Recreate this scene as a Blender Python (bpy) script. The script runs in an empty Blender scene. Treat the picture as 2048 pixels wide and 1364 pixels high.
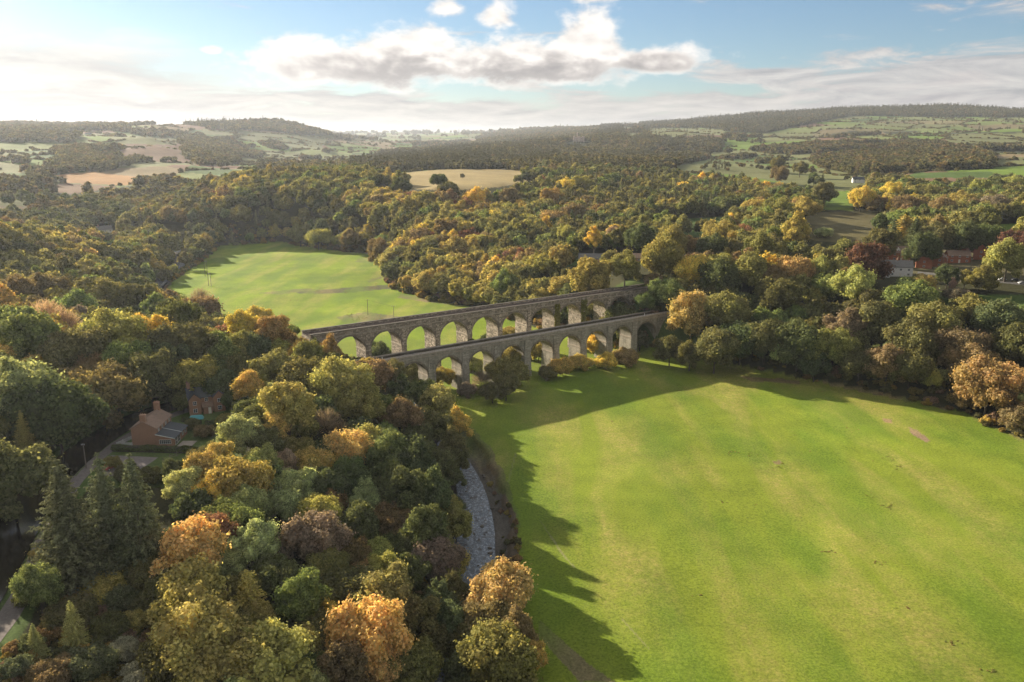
# Autumn valley with a stone aqueduct and a railway viaduct side by side, seen from the air
SUN_STR = 5.0; SKY_STR = .050; EXPO = 1.28; HAZE_D = 5.6e-5; HAZE_G = .38; CLOUD_LV = .295; CLOUD_GLOW = .35; CLOUD_FILL = .22
import bpy, math, random
import numpy as np

# ---------------------------------------------------------------- basics
F = 1594.0; PITCH = math.radians(14.15); CAMH = 100.0
SUN_AZ = math.radians(-50.0)      # left of the view direction (+Y)
SUN_EL = math.radians(19.6)
rs = np.random.RandomState
scene = bpy.context.scene
COL = scene.collection


def ray(u, v):
    a = (u - 1024) / F; b = -(v - 682) / F
    return np.array([a, math.cos(PITCH) + b * math.sin(PITCH), -math.sin(PITCH) + b * math.cos(PITCH)])


def proj(x, y, z):
    z = z - CAMH
    dep = y * math.cos(PITCH) - z * math.sin(PITCH)
    up = y * math.sin(PITCH) + z * math.cos(PITCH)
    dd = np.where(dep > 1, dep, 1)
    return np.where(dep > 1, 1024 + F * x / dd, -9e3), np.where(dep > 1, 682 - F * up / dd, -9e3), dep


def hitz(u, v, z):
    d = ray(u, v); t = (z - CAMH) / d[2]
    return (d[0] * t, d[1] * t)


def hitd(u, v, dist, sub=0.0):
    d = ray(u, v); k = dist / math.hypot(d[0], d[1])
    return (d[0] * k, d[1] * k, CAMH + d[2] * k + sub)


def sm(a, b, x):
    t = np.clip((x - a) / (b - a), 0, 1)
    return t * t * (3 - 2 * t)


def inpoly(px, py, poly):
    r = np.zeros(np.shape(px), bool); n = len(poly)
    for i in range(n):
        x1, y1 = poly[i]; x2, y2 = poly[(i + 1) % n]
        if y1 == y2: continue
        c = ((y1 > py) != (y2 > py)) & (px < (x2 - x1) * (py - y1) / (y2 - y1) + x1)
        r ^= c
    return r


def dline(px, py, line, closed=False):
    best = np.full(np.shape(px), 1e9)
    pts = list(line) + ([line[0]] if closed else [])
    for (x1, y1), (x2, y2) in zip(pts[:-1], pts[1:]):
        dx, dy = x2 - x1, y2 - y1; L = dx * dx + dy * dy + 1e-9
        t = np.clip(((px - x1) * dx + (py - y1) * dy) / L, 0, 1)
        d = (px - x1 - t * dx) ** 2 + (py - y1 - t * dy) ** 2
        best = np.minimum(best, d)
    return np.sqrt(best)


def smooth_line(pts, step=3.0):
    """Catmull-Rom through the points, resampled."""
    P = [np.array(p, float) for p in pts]
    P = [2 * P[0] - P[1]] + P + [2 * P[-1] - P[-2]]
    out = []
    for i in range(1, len(P) - 2):
        n = max(2, int(np.linalg.norm(P[i + 1] - P[i]) / step))
        for k in range(n):
            t = k / n; a, b, c, d = P[i - 1:i + 3]
            out.append(0.5 * ((2 * b) + (-a + c) * t + (2 * a - 5 * b + 4 * c - d) * t * t + (-a + 3 * b - 3 * c + d) * t ** 3))
    out.append(P[-2])
    return [tuple(p) for p in out]


def _hash(ix, iy, s):
    h = (ix.astype(np.int64) * 374761393 + iy.astype(np.int64) * 668265263 + s * 974634777) & 0x7fffffff
    h = (h ^ (h >> 13)) * 1274126177 & 0x7fffffff
    return ((h ^ (h >> 16)) & 0xffff) / 65535.0


def vnoise(x, y, s=0):
    x = np.asarray(x, float); y = np.asarray(y, float)
    ix = np.floor(x); iy = np.floor(y); fx = x - ix; fy = y - iy
    fx = fx * fx * (3 - 2 * fx); fy = fy * fy * (3 - 2 * fy)
    a = _hash(ix, iy, s); b = _hash(ix + 1, iy, s); c = _hash(ix, iy + 1, s); d = _hash(ix + 1, iy + 1, s)
    return (a * (1 - fx) + b * fx) * (1 - fy) + (c * (1 - fx) + d * fx) * fy


def fbm(x, y, s=0, o=3):
    r = 0; a = 1; t = 0
    for k in range(o):
        r = r + a * vnoise(x * 2 ** k, y * 2 ** k, s + k * 7); t += a; a *= .5
    return r / t


# ---------------------------------------------------------------- terrain
CANAL = smooth_line([(-70, 20), (-84, 70), (-92, 100), (-98, 125), (-105, 148), (-111, 165), (-116, 185), (-118, 205),
                     (-117.5, 221), (-114, 235), (-106, 248), (-97, 259), (-80, 276.5), (-61.7, 291.4)])
CANAL_Z = 17.1
PATH = smooth_line([(-62, 30), (-77, 75), (-84, 100), (-89.5, 125), (-94.5, 141), (-100, 156), (-105, 170), (-109.5, 190),
                    (-110.3, 206), (-108.6, 222), (-104.5, 233), (-98, 243), (-90, 251), (-75, 271.5), (-59.9, 288.9)])
RIVER = smooth_line([(-13, 20), (-12, 80), (-11, 130), (-9.5, 160), (-10, 195), (-11.5, 215), (-15, 235), (-22, 258), (-30, 280),
                     (-36, 300), (-50, 325), (-85, 355), (-130, 395), (-185, 455), (-238, 520), (-262, 590), (-280, 670),
                     (-320, 760), (-420, 830)])
RIVER_Z = -2.3
FLOOR = [(-3, 20), (2, 100), (2, 170), (1.5, 187), (1, 202), (-2, 215), (-6, 224), (-9, 234), (-14, 246), (-22, 262), (-34, 285),
         (-44, 305), (-62, 322), (-100, 355), (-150, 400), (-205, 462), (-238, 513), (-250, 581), (-264, 667), (-285, 775),
         (-231, 800), (-175, 750), (-124, 706), (-99, 653), (-100, 608), (-84, 550), (-53, 505), (-26, 483), (5, 440), (30, 400),
         (52, 385), (74, 374), (106, 342), (146, 311), (171, 286), (176, 255), (190, 200), (240, 100), (300, 20)]
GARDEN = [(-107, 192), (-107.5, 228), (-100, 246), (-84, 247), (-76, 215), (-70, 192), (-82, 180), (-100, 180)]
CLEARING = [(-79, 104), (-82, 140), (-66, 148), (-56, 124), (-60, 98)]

ctrl = [(-92, 100, 17.8), (-60, 20, 16), (-118, 205, 17.8), (-105, 148, 17.8), (-97, 259, 17.8), (-60, 289, 17), (-75, 225, 17.4), (-70, 200, 16.6),
        (-78, 170, 16.4), (-80, 130, 16.5), (-60, 110, 13), (-60, 150, 12.5), (-58, 200, 12), (-50, 240, 11), (-50, 268, 12), (-48, 60, 12),
        (-33, 110, 4), (-33, 150, 4), (-33, 200, 3.5), (-34, 240, 4), (-12, 130, -1), (-12, 190, -1), (-12, 50, -1),
        (30, 150, 0), (100, 150, 0), (60, 250, 0), (100, 300, 0), (-10, 300, 0), (20, 340, 0), (0, 400, 0), (-60, 450, 0),
        (-150, 600, 0), (-220, 700, 1), (60, 60, 0), (150, 60, 0),
        (-140, 150, 22), (-143, 200, 21.5), (-145, 250, 24), (-128, 290, 25), (-104, 296, 25), (-84, 299, 25), (-200, 200, 33), (-180, 300, 25),
        (-260, 200, 42), (-150, 90, 24), (-240, 100, 36), (-90, 320, 12), (-110, 336, 8), (-150, 360, 9), (-200, 350, 14), (-190, 420, 5),
        (-300, 430, 20), (-260, 470, 14), (-330, 520, 33), (-390, 480, 38), (-270, 540, 5), (-300, 640, 5), (-360, 620, 22), (-420, 700, 10),
        (-350, 760, 6), (-450, 560, 36), (-420, 330, 45),
        (220, 440, 30), (264, 477, 30), (222, 522, 31), (130, 440, 29), (96, 467, 30), (40, 467, 28), (62, 412, 27), (84, 425, 29),
        (100, 385, 17), (130, 365, 14), (165, 340, 12), (200, 350, 18), (240, 380, 27), (195, 290, 3), (220, 290, 10), (260, 300, 20),
        (74, 392, 19), (20, 445, 12), (300, 400, 28), (330, 300, 28), (230, 200, 6), (300, 180, 20),
        (600, 200, 40), (900, 400, 55), (2500, 1500, 130), (4500, 3000, 240), (-1200, 600, 95), (-2500, 1500, 170), (-4500, 3200, 230),
        (-700, 250, 75), (-400, 50, 55), (500, 0, 20), (-600, -200, 50)]
for t in [(0, 395, 1050), (0, 340, 1500), (0, 300, 2000), (0, 255, 2900), (0, 250, 3300, -12), (90, 380, 1180), (200, 355, 1350), (170, 385, 1150),
          (230, 430, 950, -13), (200, 300, 2000), (200, 262, 2800), (200, 248, 3200, -12), (310, 295, 1900), (300, 275, 2200), (330, 330, 1500),
          (330, 405, 1050, -13), (300, 247, 3000), (380, 246, 3300), (450, 330, 1700), (430, 300, 2200), (430, 240, 3500, -14), (500, 236, 3600, -14), (560, 239, 3600, -14), (500, 270, 3000),
          (500, 300, 2500), (480, 325, 1950), (610, 252, 3600, -14), (660, 266, 3600, -12), (600, 290, 2900), (600, 318, 2200), (700, 282, 3600, -4), (700, 300, 3000),
          (660, 325, 2200), (760, 297, 3200), (820, 265, 9000), (800, 277, 7500), (900, 268, 8500), (850, 292, 5000), (1000, 266, 7000),
          (950, 286, 4500), (1070, 263, 6000), (1120, 262, 5200), (900, 300, 3400), (850, 305, 1700, -15), (1000, 292, 2000, -15),
          (1100, 286, 2200, -15), (1155, 281, 2350), (1220, 290, 2200, -15), (1300, 292, 2100, -15), (1400, 303, 1900, -13), (740, 350, 1100, -2),
          (880, 342, 1120), (880, 374, 800), (1000, 345, 1120), (1080, 350, 1050), (800, 352, 1080), (1000, 368, 860),
          (430, 347, 1000, -13), (560, 338, 1100, -13), (700, 332, 1200, -13), (330, 430, 850, -13), (300, 470, 800, -12), (420, 400, 870, -13),
          (520, 420, 820, -12), (600, 400, 830, -13), (640, 440, 760, -14), (560, 480, 815, 0), (700, 420, 740, -13), (800, 385, 780, -13),
          (850, 420, 690, -13), (900, 455, 610, -13), (900, 525, 540, -13), (1000, 402, 730, -13), (1000, 455, 610, -13), (1000, 525, 520, -13),
          (1100, 368, 850, -13), (1200, 352, 950, -13), (1200, 402, 750, -14), (1200, 455, 590, -12), (1350, 362, 950, -13), (1350, 412, 720, -14),
          (1390, 455, 620, 0), (1450, 402, 760, -13), (1400, 332, 1300), (1500, 325, 1650), (1550, 348, 1250), (1600, 370, 1050), (1680, 405, 850),
          (1650, 417, 790), (1690, 450, 650), (1800, 440, 700, -10), (1750, 362, 1130, -2), (1600, 402, 800, -9), (1700, 338, 1350, -4),
          (1850, 346, 1260), (1980, 332, 1400), (2040, 340, 1250), (1900, 392, 900, -12), (2048, 372, 1000, -12), (2020, 458, 620), (1900, 430, 720, -12),
          (1450, 292, 2400), (1500, 272, 3000), (1600, 262, 3200), (1700, 282, 2450), (1800, 302, 2000), (1900, 278, 2600), (2048, 284, 2500),
          (1800, 248, 3600), (1950, 242, 3800), (2048, 250, 3500), (1600, 238, 4200), (1500, 230, 4500, -14), (1700, 216, 5000, -14),
          (1900, 211, 5000, -14), (2048, 220, 5000, -14), (1400, 247, 4500, -14), (1250, 249, 4600, -14), (1350, 264, 2900), (1450, 252, 3600),
          (2400, 240, 4500), (2400, 300, 2000), (-300, 260, 3300), (-300, 330, 1600)]:
    ctrl.append(hitd(*t))
for a in range(-70, 71, 10):
    ctrl.append((13000 * math.sin(math.radians(a)), 13000 * math.cos(math.radians(a)), 120 if -12 > a or a > 5 else 190))
ctrl = np.array(ctrl, float)


def q(x, y):
    d = np.sqrt(x * x + (y + 60) ** 2)
    return np.arctan2(x, y + 60) * 1.0, np.log(np.maximum(d, 40))


CQ = np.stack(q(ctrl[:, 0], ctrl[:, 1]), 1)
_K = -np.sqrt(((CQ[:, None] - CQ[None]) ** 2).sum(-1) + 1e-5)
_n = len(CQ); _A = np.zeros((_n + 1, _n + 1)); _A[:_n, :_n] = _K - 0.004 * np.eye(_n); _A[:_n, _n] = 1; _A[_n, :_n] = 1
_W = np.linalg.solve(_A, np.concatenate([ctrl[:, 2], [0]]))


def rbf(x, y):
    a, b = q(x, y); out = np.empty(a.shape)
    af, bf, of = a.ravel(), b.ravel(), out.ravel()
    for i in range(0, len(af), 40000):
        k = -np.sqrt((af[i:i + 40000, None] - CQ[None, :, 0]) ** 2 + (bf[i:i + 40000, None] - CQ[None, :, 1]) ** 2 + 1e-5)
        of[i:i + 40000] = k @ _W[:_n] + _W[_n]
    return of.reshape(a.shape)


def terr(x, y):
    x = np.asarray(x, float); y = np.asarray(y, float); sh = x.shape
    x = x.ravel(); y = y.ravel()
    h = rbf(x, y)
    d = np.hypot(x, y)
    h = h + (fbm(x / 60, y / 60, 3) - .5) * np.clip(d / 250, .6, 3) + (fbm(x / 400, y / 400, 5) - .5) * np.clip((d - 900) / 80, 0, 30)
    near = d < 1100
    xn, yn = x[near], y[near]; hn = h[near]
    df = dline(xn, yn, FLOOR, True); sd = np.where(inpoly(xn, yn, FLOOR), df, -df)
    fz = (fbm(xn / 26 + 0.3 * yn / 26, yn / 70, 11, 2) - .5) * 1.1 + (fbm(xn / 9, yn / 9, 17, 2) - .5) * 0.16
    hn = hn + (fz - hn) * sm(np.where(yn > 420, -30, -8), 3, sd)
    # canal shelf, towpath, gardens
    dc = dline(xn, yn, CANAL); dp = dline(xn, yn, PATH)
    hn = hn + (17.75 - hn) * (1 - sm(6.5, 12, dc))
    hn = hn + (17.75 - hn) * (1 - sm(2.5, 8, dp))
    dg = dline(xn, yn, GARDEN, True); sg = np.where(inpoly(xn, yn, GARDEN), dg, -dg)
    hn = hn + (17.7 - hn) * sm(-10, 0, sg)
    hn = np.where(dc < 6, np.minimum(hn, CANAL_Z - 1.2 + 1.75 * sm(4.2, 5.6, dc)), hn)
    # river channel
    dr = dline(xn, yn, RIVER)
    jit = (fbm(xn / 7, yn / 7, 23, 2) - .5) * 3
    ch = -3.1 + 4.6 * sm(6.5, 11.5, dr + jit)
    hn = np.where(dr < 12, np.minimum(hn, ch + sm(10.5, 12, dr + jit) * 40), hn)
    h[near] = hn
    return h.reshape(sh)


_T = np.geomspace(60, 14000, 1300)


def ground(u, v, off=0.0):
    """first point along the sight line of a picture point that lies off metres above the terrain"""
    d = ray(u, v); d = d / np.linalg.norm(d)
    x = d[0] * _T; y = d[1] * _T; z = CAMH + d[2] * _T - terr(x, y) - off
    k = np.argmax(z < 0)
    if z[k] >= 0: k = len(_T) - 1
    f = z[k - 1] / (z[k - 1] - z[k] + 1e-9) if k else 0
    t = _T[k - 1] + (_T[k] - _T[k - 1]) * f
    return d[0] * t, d[1] * t, CAMH + d[2] * t - off, t


# ---------------------------------------------------------------- land cover (open ground outlines as seen, colours of the ground itself)
GRN = (.135, .20, .035); DGR = (.075, .12, .03); TAN = (.30, .235, .11); BRN = (.17, .105, .065); ORG = (.34, .19, .075); PAL = (.16, .17, .07)
FIELDS = [
    ([(750, 350), (880, 339), (1000, 338), (1092, 347), (1070, 362), (1000, 374), (900, 382), (830, 378), (745, 362)], TAN),
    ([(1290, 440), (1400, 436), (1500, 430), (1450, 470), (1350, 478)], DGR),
    ([(1600, 425), (1700, 424), (1800, 436), (1770, 468), (1700, 486), (1640, 482), (1575, 474)], (.125, .11, .05)),
    ([(1655, 385), (1706, 380), (1706, 422), (1640, 418)], GRN),
    ([(1420, 318), (1500, 325), (1600, 343), (1730, 358), (1712, 380), (1650, 384), (1600, 372), (1570, 366), (1480, 350), (1400, 346), (1340, 334)], PAL),
    ([(1978, 449), (2120, 444), (2130, 480), (1990, 481)], GRN),
    ([(1830, 345), (1985, 343), (1990, 356), (1800, 356)], DGR),
    ([(280, 487), (330, 491), (322, 503), (276, 496)], GRN),
    ([(190, 455), (230, 462), (250, 480), (215, 488), (185, 478)], GRN),
    ([(-60, 378), (50, 390), (88, 404), (40, 412), (-60, 412)], PAL),
    ([(100, 352), (150, 345), (200, 345), (305, 358), (250, 371), (200, 369), (130, 366)], ORG),
    ([(50, 374), (130, 367), (240, 373), (150, 388), (90, 384)], BRN),
    ([(-40, 318), (60, 332), (50, 347), (-40, 345)], PAL),
    ([(250, 288), (372, 290), (362, 305), (310, 313), (238, 304)], BRN),
    ([(250, 272), (352, 276), (352, 287), (240, 287)], PAL),
    ([(262, 244), (372, 243), (372, 252), (256, 251)], (.24, .16, .10)),
    ([(150, 262), (220, 259), (232, 265), (170, 268)], BRN),
    ([(160, 270), (215, 272), (232, 286), (190, 282)], GRN),
    ([(1200, 292), (1420, 296), (1420, 302), (1300, 300)], TAN),
    ([(1300, 256), (1445, 258), (1450, 268), (1350, 272), (1300, 266)], PAL),
    ([(1560, 262), (1760, 238), (2048, 236), (2048, 256), (1850, 262), (1700, 262), (1600, 280), (1500, 285)], PAL),
    ([(1515, 268), (1620, 266), (1640, 280), (1530, 284)], PAL),
    ([(1880, 268), (2060, 266), (2060, 288), (1900, 286)], PAL),
    ([(1960, 290), (2060, 290), (2060, 300), (1970, 300)], GRN),
    ([(560, 276), (640, 284), (650, 300), (580, 296)], PAL), ([(650, 290), (760, 294), (750, 306), (670, 304)], GRN), ([(480, 262), (540, 268), (530, 280), (470, 274)], PAL),
    ([(400, 258), (470, 262), (465, 272), (410, 268)], PAL), ([(520, 300), (600, 306), (590, 318), (530, 314)], PAL), ([(380, 330), (470, 340), (460, 352), (370, 345)], DGR),
    ([(1690, 290), (1770, 288), (1800, 297), (1700, 296)], TAN),
    ([(1985, 318), (2048, 314), (2048, 332), (1985, 332)], PAL),
    ([(1880, 588), (2100, 590), (2100, 640), (1960, 648), (1900, 622)], DGR),
    ([(1110, 512), (1370, 505), (1370, 533), (1240, 528), (1110, 535)], DGR),
    ([(1700, 498), (1990, 478), (2100, 500), (2100, 566), (1860, 566), (1770, 545), (1690, 524)], (.12, .11, .06)),
]
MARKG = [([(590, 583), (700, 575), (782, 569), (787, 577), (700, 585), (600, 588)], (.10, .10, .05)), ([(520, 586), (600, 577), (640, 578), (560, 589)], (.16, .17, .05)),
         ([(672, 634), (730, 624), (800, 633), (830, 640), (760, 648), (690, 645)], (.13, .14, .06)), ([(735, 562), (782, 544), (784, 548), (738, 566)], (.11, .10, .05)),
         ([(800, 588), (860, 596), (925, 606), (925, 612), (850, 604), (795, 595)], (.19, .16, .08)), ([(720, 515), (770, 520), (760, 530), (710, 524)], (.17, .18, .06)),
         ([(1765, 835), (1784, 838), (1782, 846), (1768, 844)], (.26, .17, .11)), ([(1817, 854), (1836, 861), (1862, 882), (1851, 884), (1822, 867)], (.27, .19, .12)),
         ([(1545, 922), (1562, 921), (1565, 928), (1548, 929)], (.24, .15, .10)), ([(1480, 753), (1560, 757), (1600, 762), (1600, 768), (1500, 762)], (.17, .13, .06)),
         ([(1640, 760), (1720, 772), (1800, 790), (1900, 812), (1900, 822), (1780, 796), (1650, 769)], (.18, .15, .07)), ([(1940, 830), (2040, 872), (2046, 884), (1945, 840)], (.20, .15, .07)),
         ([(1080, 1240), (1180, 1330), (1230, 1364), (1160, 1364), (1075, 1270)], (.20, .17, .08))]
MARKG += [([(1078, 1040), (1081, 1040), (1128, 1108), (1150, 1134), (1147, 1135), (1124, 1110)], (.27, .26, .11)), ([(1244, 1240), (1247, 1240), (1302, 1300), (1299, 1301)], (.27, .26, .11)),
          ([(1030, 905), (1033, 905), (1012, 990), (1022, 1040), (1018, 1040), (1008, 990)], (.24, .24, .10))]
WOODS = [
    [(110, 387), (250, 373), (330, 360), (420, 380), (400, 425), (300, 445), (230, 430), (150, 415)],
    [(385, 243), (420, 235), (520, 233), (600, 250), (672, 270), (620, 271), (540, 262), (450, 256), (400, 253)],
    [(360, 272), (400, 270), (470, 305), (480, 328), (400, 332), (360, 308)],
    [(110, 300), (180, 298), (235, 338), (120, 342)],
    [(0, 244), (250, 244), (250, 260), (150, 260), (0, 268)],
    [(690, 332), (800, 303), (950, 288), (1100, 276), (1200, 278), (1300, 284), (1425, 300), (1410, 330), (1300, 346), (1090, 345), (880, 338), (740, 348), (700, 358)],
    [(1240, 243), (1330, 238), (1450, 232), (1500, 216), (1650, 210), (1900, 205), (2048, 212), (2300, 215), (2300, 236), (1900, 234), (1700, 232), (1600, 252), (1530, 267), (1450, 262), (1400, 256), (1300, 256)],
    [(1290, 268), (1450, 284), (1440, 305), (1380, 300), (1280, 284)],
    [(1620, 322), (1700, 308), (1980, 308), (1988, 338), (1830, 343), (1720, 350), (1640, 336)],
    [(1500, 302), (1600, 292), (1750, 286), (2100, 296), (2100, 310), (1980, 305), (1700, 300), (1580, 310)],
    [(1560, 262), (1700, 250), (1760, 262), (1650, 272)], [(1760, 262), (1850, 254), (1850, 262), (1780, 270)],
    [(1900, 266), (2100, 262), (2100, 272), (1920, 278)], [(1760, 247), (1800, 243), (1830, 250), (1770, 253)],
    [(1000, 266), (1110, 258), (1240, 247), (1250, 275), (1100, 275), (1020, 287), (940, 292)],
]


def cells(x, y, s):
    """nearest and second nearest distance to jittered seeds (field plots), and a random number for the plot"""
    gx = np.floor(x / s); gy = np.floor(y / s)
    d1 = np.full(x.shape, 1e9); d2 = d1.copy(); r = np.zeros(x.shape)
    for i in (-1, 0, 1):
        for j in (-1, 0, 1):
            cx = gx + i; cy = gy + j
            px = (cx + .1 + .8 * _hash(cx, cy, 1)) * s; py = (cy + .1 + .8 * _hash(cx, cy, 2)) * s
            d = np.hypot(x - px, y - py); rr = _hash(cx, cy, 3)
            c = d < d1
            d2 = np.where(c, d1, np.minimum(d2, d)); r = np.where(c, rr, r); d1 = np.where(c, d, d1)
    return d1, d2, r


def cover(x, y, z, top=0.0):
    """-> open (bool), colour, wooded density"""
    u, v, dep = proj(x, y, z)
    n = x.shape
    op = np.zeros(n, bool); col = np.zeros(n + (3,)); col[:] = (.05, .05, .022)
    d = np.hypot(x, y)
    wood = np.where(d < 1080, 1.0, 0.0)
    far = (d >= 1080) | ((u < 285) & (d > 830) & (v < 425))
    d1, d2, r = cells(x + 60 * np.sin(y / 300), y * .8, 150.0)
    pal = np.array([PAL, GRN, (.16, .20, .06), PAL, BRN, (.22, .17, .09), DGR, (.18, .21, .07)])
    fc = pal[np.minimum((r * 8).astype(int), 7)]
    col[far] = fc[far]; op |= far
    hedge = (d2 - d1) < 7
    nz = fbm(x / 170, y / 170, 41, 3)
    lf = u < 700
    wood = np.where(far, np.where(hedge, .12, np.where(nz > np.where(lf, .62, .70), .75, .006)), wood)
    for w in WOODS:
        m = far & inpoly(u, v, w)
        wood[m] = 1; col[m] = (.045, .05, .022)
    ut, vt, _ = proj(x, y, z + top)
    for f, c in FIELDS:
        m = inpoly(u, v, f) & ~((d < 400) & (np.array(v) < 480))
        if np.any(top): m |= inpoly(ut, vt, f) & (d > 450)
        wood[m] = np.where((d[m] > 1600) & (len(f) > 6), np.where(hedge[m], .10, .015), 0); col[m] = c; op[m] = True
        mm = m & (d > 1600) & (len(f) > 6); col[mm] = .45 * np.array(c) + .55 * fc[mm]
    pk = inpoly(u, v, FIELDS[4][0]); wood[pk] = np.where(fbm(x[pk] / 45, y[pk] / 45, 9) > .70, .5, .0)
    m = (d > 850) & (d < 1500) & (u > 1340) & (u < 1750) & (v > 290) & (v < 370) & ~pk
    near = d < 1100
    fl = inpoly(x, y, FLOOR) & near
    col[fl] = (.195, .245, .026); wood[fl] = 0; op |= fl
    ff = fl & (y > 400); col[ff] = (.19, .265, .014)
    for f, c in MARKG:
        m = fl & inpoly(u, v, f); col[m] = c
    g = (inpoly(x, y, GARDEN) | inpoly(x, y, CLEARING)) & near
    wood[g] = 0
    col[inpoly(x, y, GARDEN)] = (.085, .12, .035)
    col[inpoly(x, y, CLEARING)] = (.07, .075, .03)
    if near.any():
        xn, yn = x[near], y[near]
        dc = dline(xn, yn, CANAL); dp = dline(xn, yn, PATH); dr = dline(xn, yn, RIVER)
        wn = wood[near]; cn = col[near]
        wn[(dr < 16) & (xn > np.interp(yn, [20, 80, 130, 160, 195, 215, 235, 258], [-13, -12, -11, -9.5, -10, -11.5, -15, -22])) & (yn > 150) & (yn < 262)] = 0
        dfl = dline(xn, yn, FLOOR, True); wn[(dfl < 6) & (xn > 60) & (yn < 400)] = 0
        wn[(dc < 9.5) | (dp < 4.5) | (dr < 4.5)] = 0
        br = ((xn + 51) * .574 - (yn - 293.5) * .819); al = (xn + 51) * .819 + (yn - 293.5) * .574
        cn[(br > -40) & (br < 30) & (al > 20) & (al < 170) & (cn[:, 0] < .06)] = (.075, .11, .03)
        cn[dc < 7.5] = (.085, .13, .035); cn[dp < 4] = (.085, .13, .035)
        jit = (fbm(xn / 7, yn / 7, 23, 2) - .5) * 3
        cn[(dr + jit < 11.2)] = (.115, .09, .06); cn[(dr + jit < 8.4)] = (.13, .12, .10)
        wood[near] = wn; col[near] = cn
    return op, col, wood, u, v


def new_mesh(name, verts, faces, smooth=False):
    me = bpy.data.meshes.new(name)
    verts = np.asarray(verts, np.float32)
    if isinstance(faces, np.ndarray) and faces.ndim == 2:
        k = faces.shape[1]
        me.vertices.add(len(verts)); me.vertices.foreach_set('co', verts.ravel())
        me.loops.add(faces.size); me.loops.foreach_set('vertex_index', faces.astype(np.int32).ravel())
        me.polygons.add(len(faces)); me.polygons.foreach_set('loop_start', np.arange(0, faces.size, k, dtype=np.int32))
        me.update(calc_edges=True)
    else:
        me.from_pydata([tuple(map(float, v)) for v in verts], [], [tuple(map(int, f)) for f in faces]); me.update()
    if smooth: me.polygons.foreach_set('use_smooth', np.ones(len(me.polygons), bool))
    return me


def tag(o, label=None, cat=None, group=None, kind=None):
    if label: o['label'] = label
    if cat: o['category'] = cat
    if group: o['group'] = group
    if kind: o['kind'] = kind
    return o


def link(name, me, mat=None, parent=None, loc=(0, 0, 0), rz=0.0):
    o = bpy.data.objects.new(name, me); COL.objects.link(o)
    if mat is not None and me is not None:
        if not me.materials: me.materials.append(mat)
    if parent is not None: o.parent = parent
    o.location = loc; o.rotation_euler = (0, 0, rz)
    return o


def thing(name, loc, label, cat, group=None, rz=0.0):
    o = bpy.data.objects.new(name, None); COL.objects.link(o); o.location = loc; o.rotation_euler = (0, 0, rz)
    o.empty_display_size = .5
    return tag(o, label, cat, group)


# ---------------------------------------------------------------- material helpers
class NT:
    def __init__(s, name):
        s.m = bpy.data.materials.new(name); s.m.use_nodes = True; s.t = s.m.node_tree; s.t.nodes.clear()
        s.out = s.t.nodes.new('ShaderNodeOutputMaterial')

    def n(s, typ, **kw):
        nd = s.t.nodes.new('ShaderNode' + typ)
        for k, v in kw.items():
            if k.startswith('i_'):
                key = k[2:]; key = int(key) if key.isdigit() else key
                nd.inputs[key].default_value = v
            else: setattr(nd, k, v)
        return nd

    def l(s, a, b): s.t.links.new(a, b)

    def mix(s, f, a, b, bt='MIX'):
        nd = s.t.nodes.new('ShaderNodeMix'); nd.data_type = 'RGBA'; nd.blend_type = bt
        for sock, val in ((nd.inputs[0], f), (nd.inputs[6], a), (nd.inputs[7], b)):
            if hasattr(val, 'is_linked') or hasattr(val, 'links'): s.l(val, sock)
            else: sock.default_value = val if not isinstance(val, tuple) or len(val) == 4 else (*val, 1)
        return nd.outputs[2]

    def math(s, op, a, b=None, c=None, clamp=False):
        nd = s.t.nodes.new('ShaderNodeMath'); nd.operation = op; nd.use_clamp = clamp
        for i, val in enumerate((a, b, c)):
            if val is None: continue
            if hasattr(val, 'links'): s.l(val, nd.inputs[i])
            else: nd.inputs[i].default_value = val
        return nd.outputs[0]

    def ramp(s, f, stops):
        nd = s.t.nodes.new('ShaderNodeValToRGB'); r = nd.color_ramp
        while len(r.elements) < len(stops): r.elements.new(.5)
        for e, (p, c) in zip(r.elements, stops):
            e.position = p; e.color = (*c, 1) if len(c) == 3 else c
        s.l(f, nd.inputs[0]); return nd.outputs[0]

    def noise(s, vec, scale, detail=3, rough=.55, dist=0.0):
        nd = s.n('TexNoise'); nd.inputs['Scale'].default_value = scale; nd.inputs['Detail'].default_value = detail
        nd.inputs['Roughness'].default_value = rough; nd.inputs['Distortion'].default_value = dist
        if vec is not None: s.l(vec, nd.inputs['Vector'])
        return nd.outputs['Fac']

    def mapping(s, vec, scale=(1, 1, 1), rot=(0, 0, 0)):
        nd = s.n('Mapping'); nd.inputs['Scale'].default_value = scale; nd.inputs['Rotation'].default_value = rot
        s.l(vec, nd.inputs['Vector']); return nd.outputs[0]

    def bump(s, h, strength=.3, dist=.1):
        nd = s.n('Bump'); nd.inputs['Strength'].default_value = strength; nd.inputs['Distance'].default_value = dist
        s.l(h, nd.inputs['Height']); return nd.outputs[0]

    def bsdf(s, col, rough=.85, normal=None, spec=.25, metal=0.0):
        b = s.n('BsdfPrincipled'); b.inputs['Roughness'].default_value = rough
        b.inputs['Specular IOR Level'].default_value = spec; b.inputs['Metallic'].default_value = metal
        if hasattr(col, 'links'): s.l(col, b.inputs['Base Color'])
        else: b.inputs['Base Color'].default_value = (*col, 1)
        if normal is not None: s.l(normal, b.inputs['Normal'])
        s.l(b.outputs[0], s.out.inputs[0]); return b


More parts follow.
